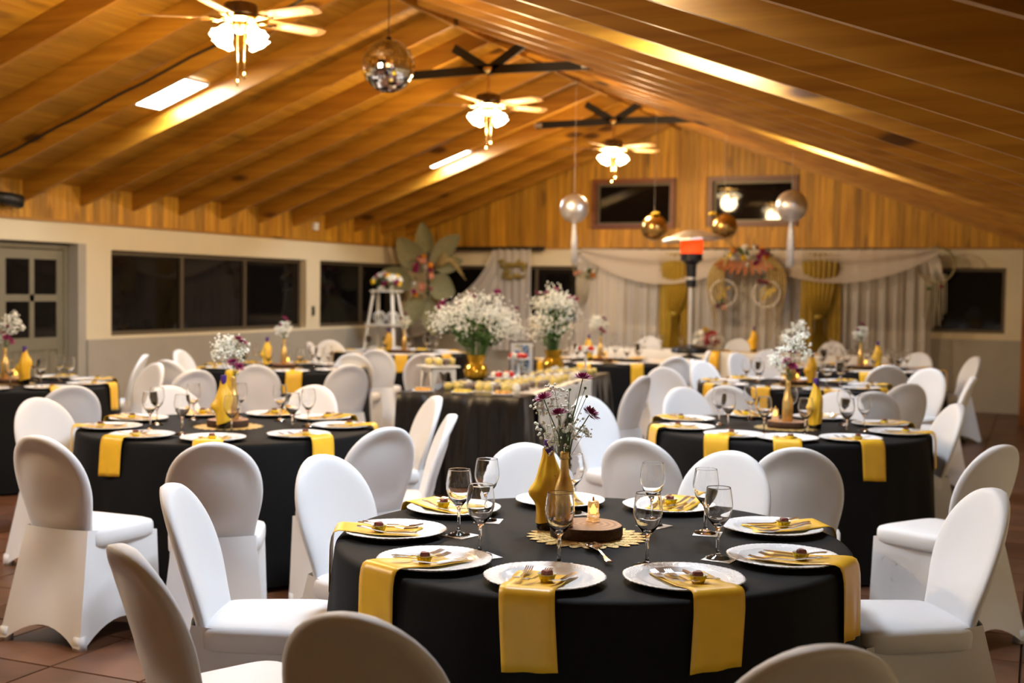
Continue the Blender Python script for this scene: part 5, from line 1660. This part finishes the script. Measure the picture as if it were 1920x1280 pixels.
# big dried leaves in the back left corner
lf = thing('leaf_arrangement', 'tall arrangement of big dried sage leaves and blooms in the back corner', 'arrangement', loc=(-8.52, 16.62, 0))
obj('stand', MB().tube([(0, .1, 0), (0, .08, .9), (.0, .05, 2.1)], .02, 8).lathe([(0, 0), (.2, 0), (.18, .02), (0, .03)], 20, (0, .1, 0)).mesh('stand', M['heaterdark']), lf)
BIG = leaf_mesh(.62, .46, M['sage'], .12, .22, 14)
def big(x, z, ang, l, w, y=0, tilt=0):
    o = obj('sage_leaf', BIG, lf, (x, y, z), (R_(90 + tilt), R_(ang), 0))
    o.rotation_mode = 'XYZ'
    o.matrix_basis = Matrix.Translation((x, y, z)) @ Matrix.Rotation(R_(ang), 4, 'Y') @ Matrix.Rotation(R_(90 + tilt), 4, 'X') @ Matrix.Diagonal((w / .46, l / .62, 1, 1))
for a in ((-.05, 1.80, -35, .62, .48, .0, 8), (.0, 2.02, -5, .52, .34, .05, 5), (.10, 2.0, 55, .58, .34, .02, 0), (-.22, 1.58, -65, .52, .42, -.04, 0), (.10, 1.66, 112, .50, .46, -.06, 5), (-.06, 1.46, 205, .58, .36, -.02, 5), (.08, 1.46, 172, .62, .44, .02, 0), (.12, 1.50, 150, .52, .26, .04, 8), (.12, 1.86, 78, .5, .3, .06, 0)):
    big(*a)
for k in range(6):
    pts = [(.08, .04, 1.85), (.3, .0, 1.93 + .03 * k), (.52 + .03 * k, -.03, 1.95 - .07 * k + .08)]
    obj('palm_frond', MB().tube(pts, [.02, .035, .004], 6).mesh('palm_frond', M['beige'], True), lf)
for e in posy_kit(['orange_f', 'mum', 'pink_f', 'white_f', 'mum', 'pink_f'], 20, .16, .10, .34, .05, 21, 6):
    o = obj(e[0], e[1], lf, (e[2][0], e[2][1] - .12, e[2][2] + 1.68), e[3])
    if e[0] == 'blossom': o.scale = (.06,) * 3

# white step ladder with flowers and lanterns
ld_ = thing('white_ladder', 'white A-frame ladder with shelves in the back left corner', 'ladder', loc=(-8.62, 15.55, 0))
def rail(a, b, w=.045):
    d = Vector(b) - Vector(a)
    q = d.to_track_quat('Z', 'Y').to_matrix()
    return MB().box(tuple((Vector(a) + Vector(b)) / 2), (w, w * .6, d.length), 0, q).mesh('rail', M['whitewood'])
for x0, x1, y0, y1 in ((-.34, -.17, -.25, -.05), (.30, .13, -.25, -.05), (-.30, -.15, .3, .05), (.34, .15, .3, .05)):
    obj('rail', rail((x0, y0, 0), (x1, y1, 1.52)), ld_)
for z, w, dpt in ((.52, .60, .46), (1.02, .50, .34), (1.50, .40, .24)):
    obj('shelf', MB().box((0, .02, z), (w, dpt, .025)).mesh('shelf', M['whitewood']), ld_)
posy('ladder_flowers', 'box of white, yellow and burgundy flowers on top of the white ladder', ['white_f', 'yellow_f', 'white_f', 'mum', 'white_f', 'white_f'], 22, (-8.60, 15.53, 1.64), .22, .10, .10, .05, 31, 22)
def lantern(x, z, label):
    mb = MB()
    for k in range(6):
        a = math.pi * k / 6
        pts = [(.085 * math.cos(t) * math.cos(a), .085 * math.cos(t) * math.sin(a), .09 + .09 * math.sin(t)) for t in [2 * math.pi * i / 18 for i in range(18)]]
        mb.tube(pts, .007, 5, True)
    mb.lathe([(0, 0), (.04, 0), (.035, .012), (0, .014)], 12)
    kit = [('wire_cage', mb.mesh('wire_cage', M['whitewood'], True)), ('candle_stub', MB().lathe([(0, .012), (.022, .012), (.022, .07), (0, .07)], 12).mesh('candle_stub', M['cream'])),
           ('sprig', MB().tube([(-.03, 0, .02), (0, -.03, .1), (.04, -.02, .15)], [.006, .016, .004], 6).mesh('sprig', M['sage']))]
    thing('lantern', label, 'lantern', 'white lanterns on the ladder', (x, 15.52, z), kit=kit)
lantern(-8.70, 1.034, 'left white lantern on the upper shelf of the ladder')
lantern(-8.49, 1.034, 'right white lantern on the upper shelf of the ladder')
lantern(-8.80, .534, 'left white lantern on the lower shelf of the ladder')
lantern(-8.60, .534, 'middle white lantern on the lower shelf of the ladder')
lantern(-8.41, .534, 'right white lantern on the lower shelf of the ladder')

# ------------------------------------------------------------------ patio heater
hk = [('base', MB().lathe([(0, 0), (.23, 0), (.23, .03), (.2, .05), (.18, .06), (0, .06)], 32).mesh('base', M['heaterdark'], True, 40)),
      ('bottle_cover', MB().lathe([(.17, .06), (.17, .74), (.15, .78), (.03, .82), (0, .82)], 32).mesh('bottle_cover', M['heater'], True, 40)),
      ('shelf_ring', MB().lathe([(0, .84), (.20, .84), (.22, .86), (.20, .90), (.05, .94), (0, .94)], 32).mesh('shelf_ring', M['heaterdark'], True, 40)),
      ('pole', MB().tube([(0, 0, .82), (0, 0, 1.62)], .030, 16).mesh('pole', M['heater'], True, 50)),
      ('burner_housing', MB().lathe([(.03, 1.60), (.058, 1.61), (.06, 1.68), (.05, 1.69), (.05, 1.86), (.055, 1.87), (.055, 1.72), (.06, 1.86), (.10, 1.90), (.125, 1.91), (.125, 1.99), (0, 1.99)], 32).mesh('burner_housing', M['heaterdark'], True, 40)),
      ('burner_tube', MB().lathe([(.054, 1.69), (.054, 1.85)], 24).mesh('burner_tube', M['heater'], True)),
      ('glowing_mesh', MB().lathe([(.125, 1.99), (.130, 2.0), (.130, 2.14), (.12, 2.16), (0, 2.16)], 32).mesh('glowing_mesh', M['glow'], True, 40)),
      ('hood', MB().lathe([(0, 2.265), (.10, 2.255), (.32, 2.180), (.35, 2.160), (.352, 2.140), (.32, 2.16), (.10, 2.22), (0, 2.225)], 16).mesh('hood', M['heater'], False), (.153, 0, .004), (0, R_(-4), 0))]
thing('patio_heater', 'tall patio heater with glowing red burner under a tilted silver hood', 'heater', loc=(-3.74, 14.0, 0), rot=(0, 0, .2), kit=hk)
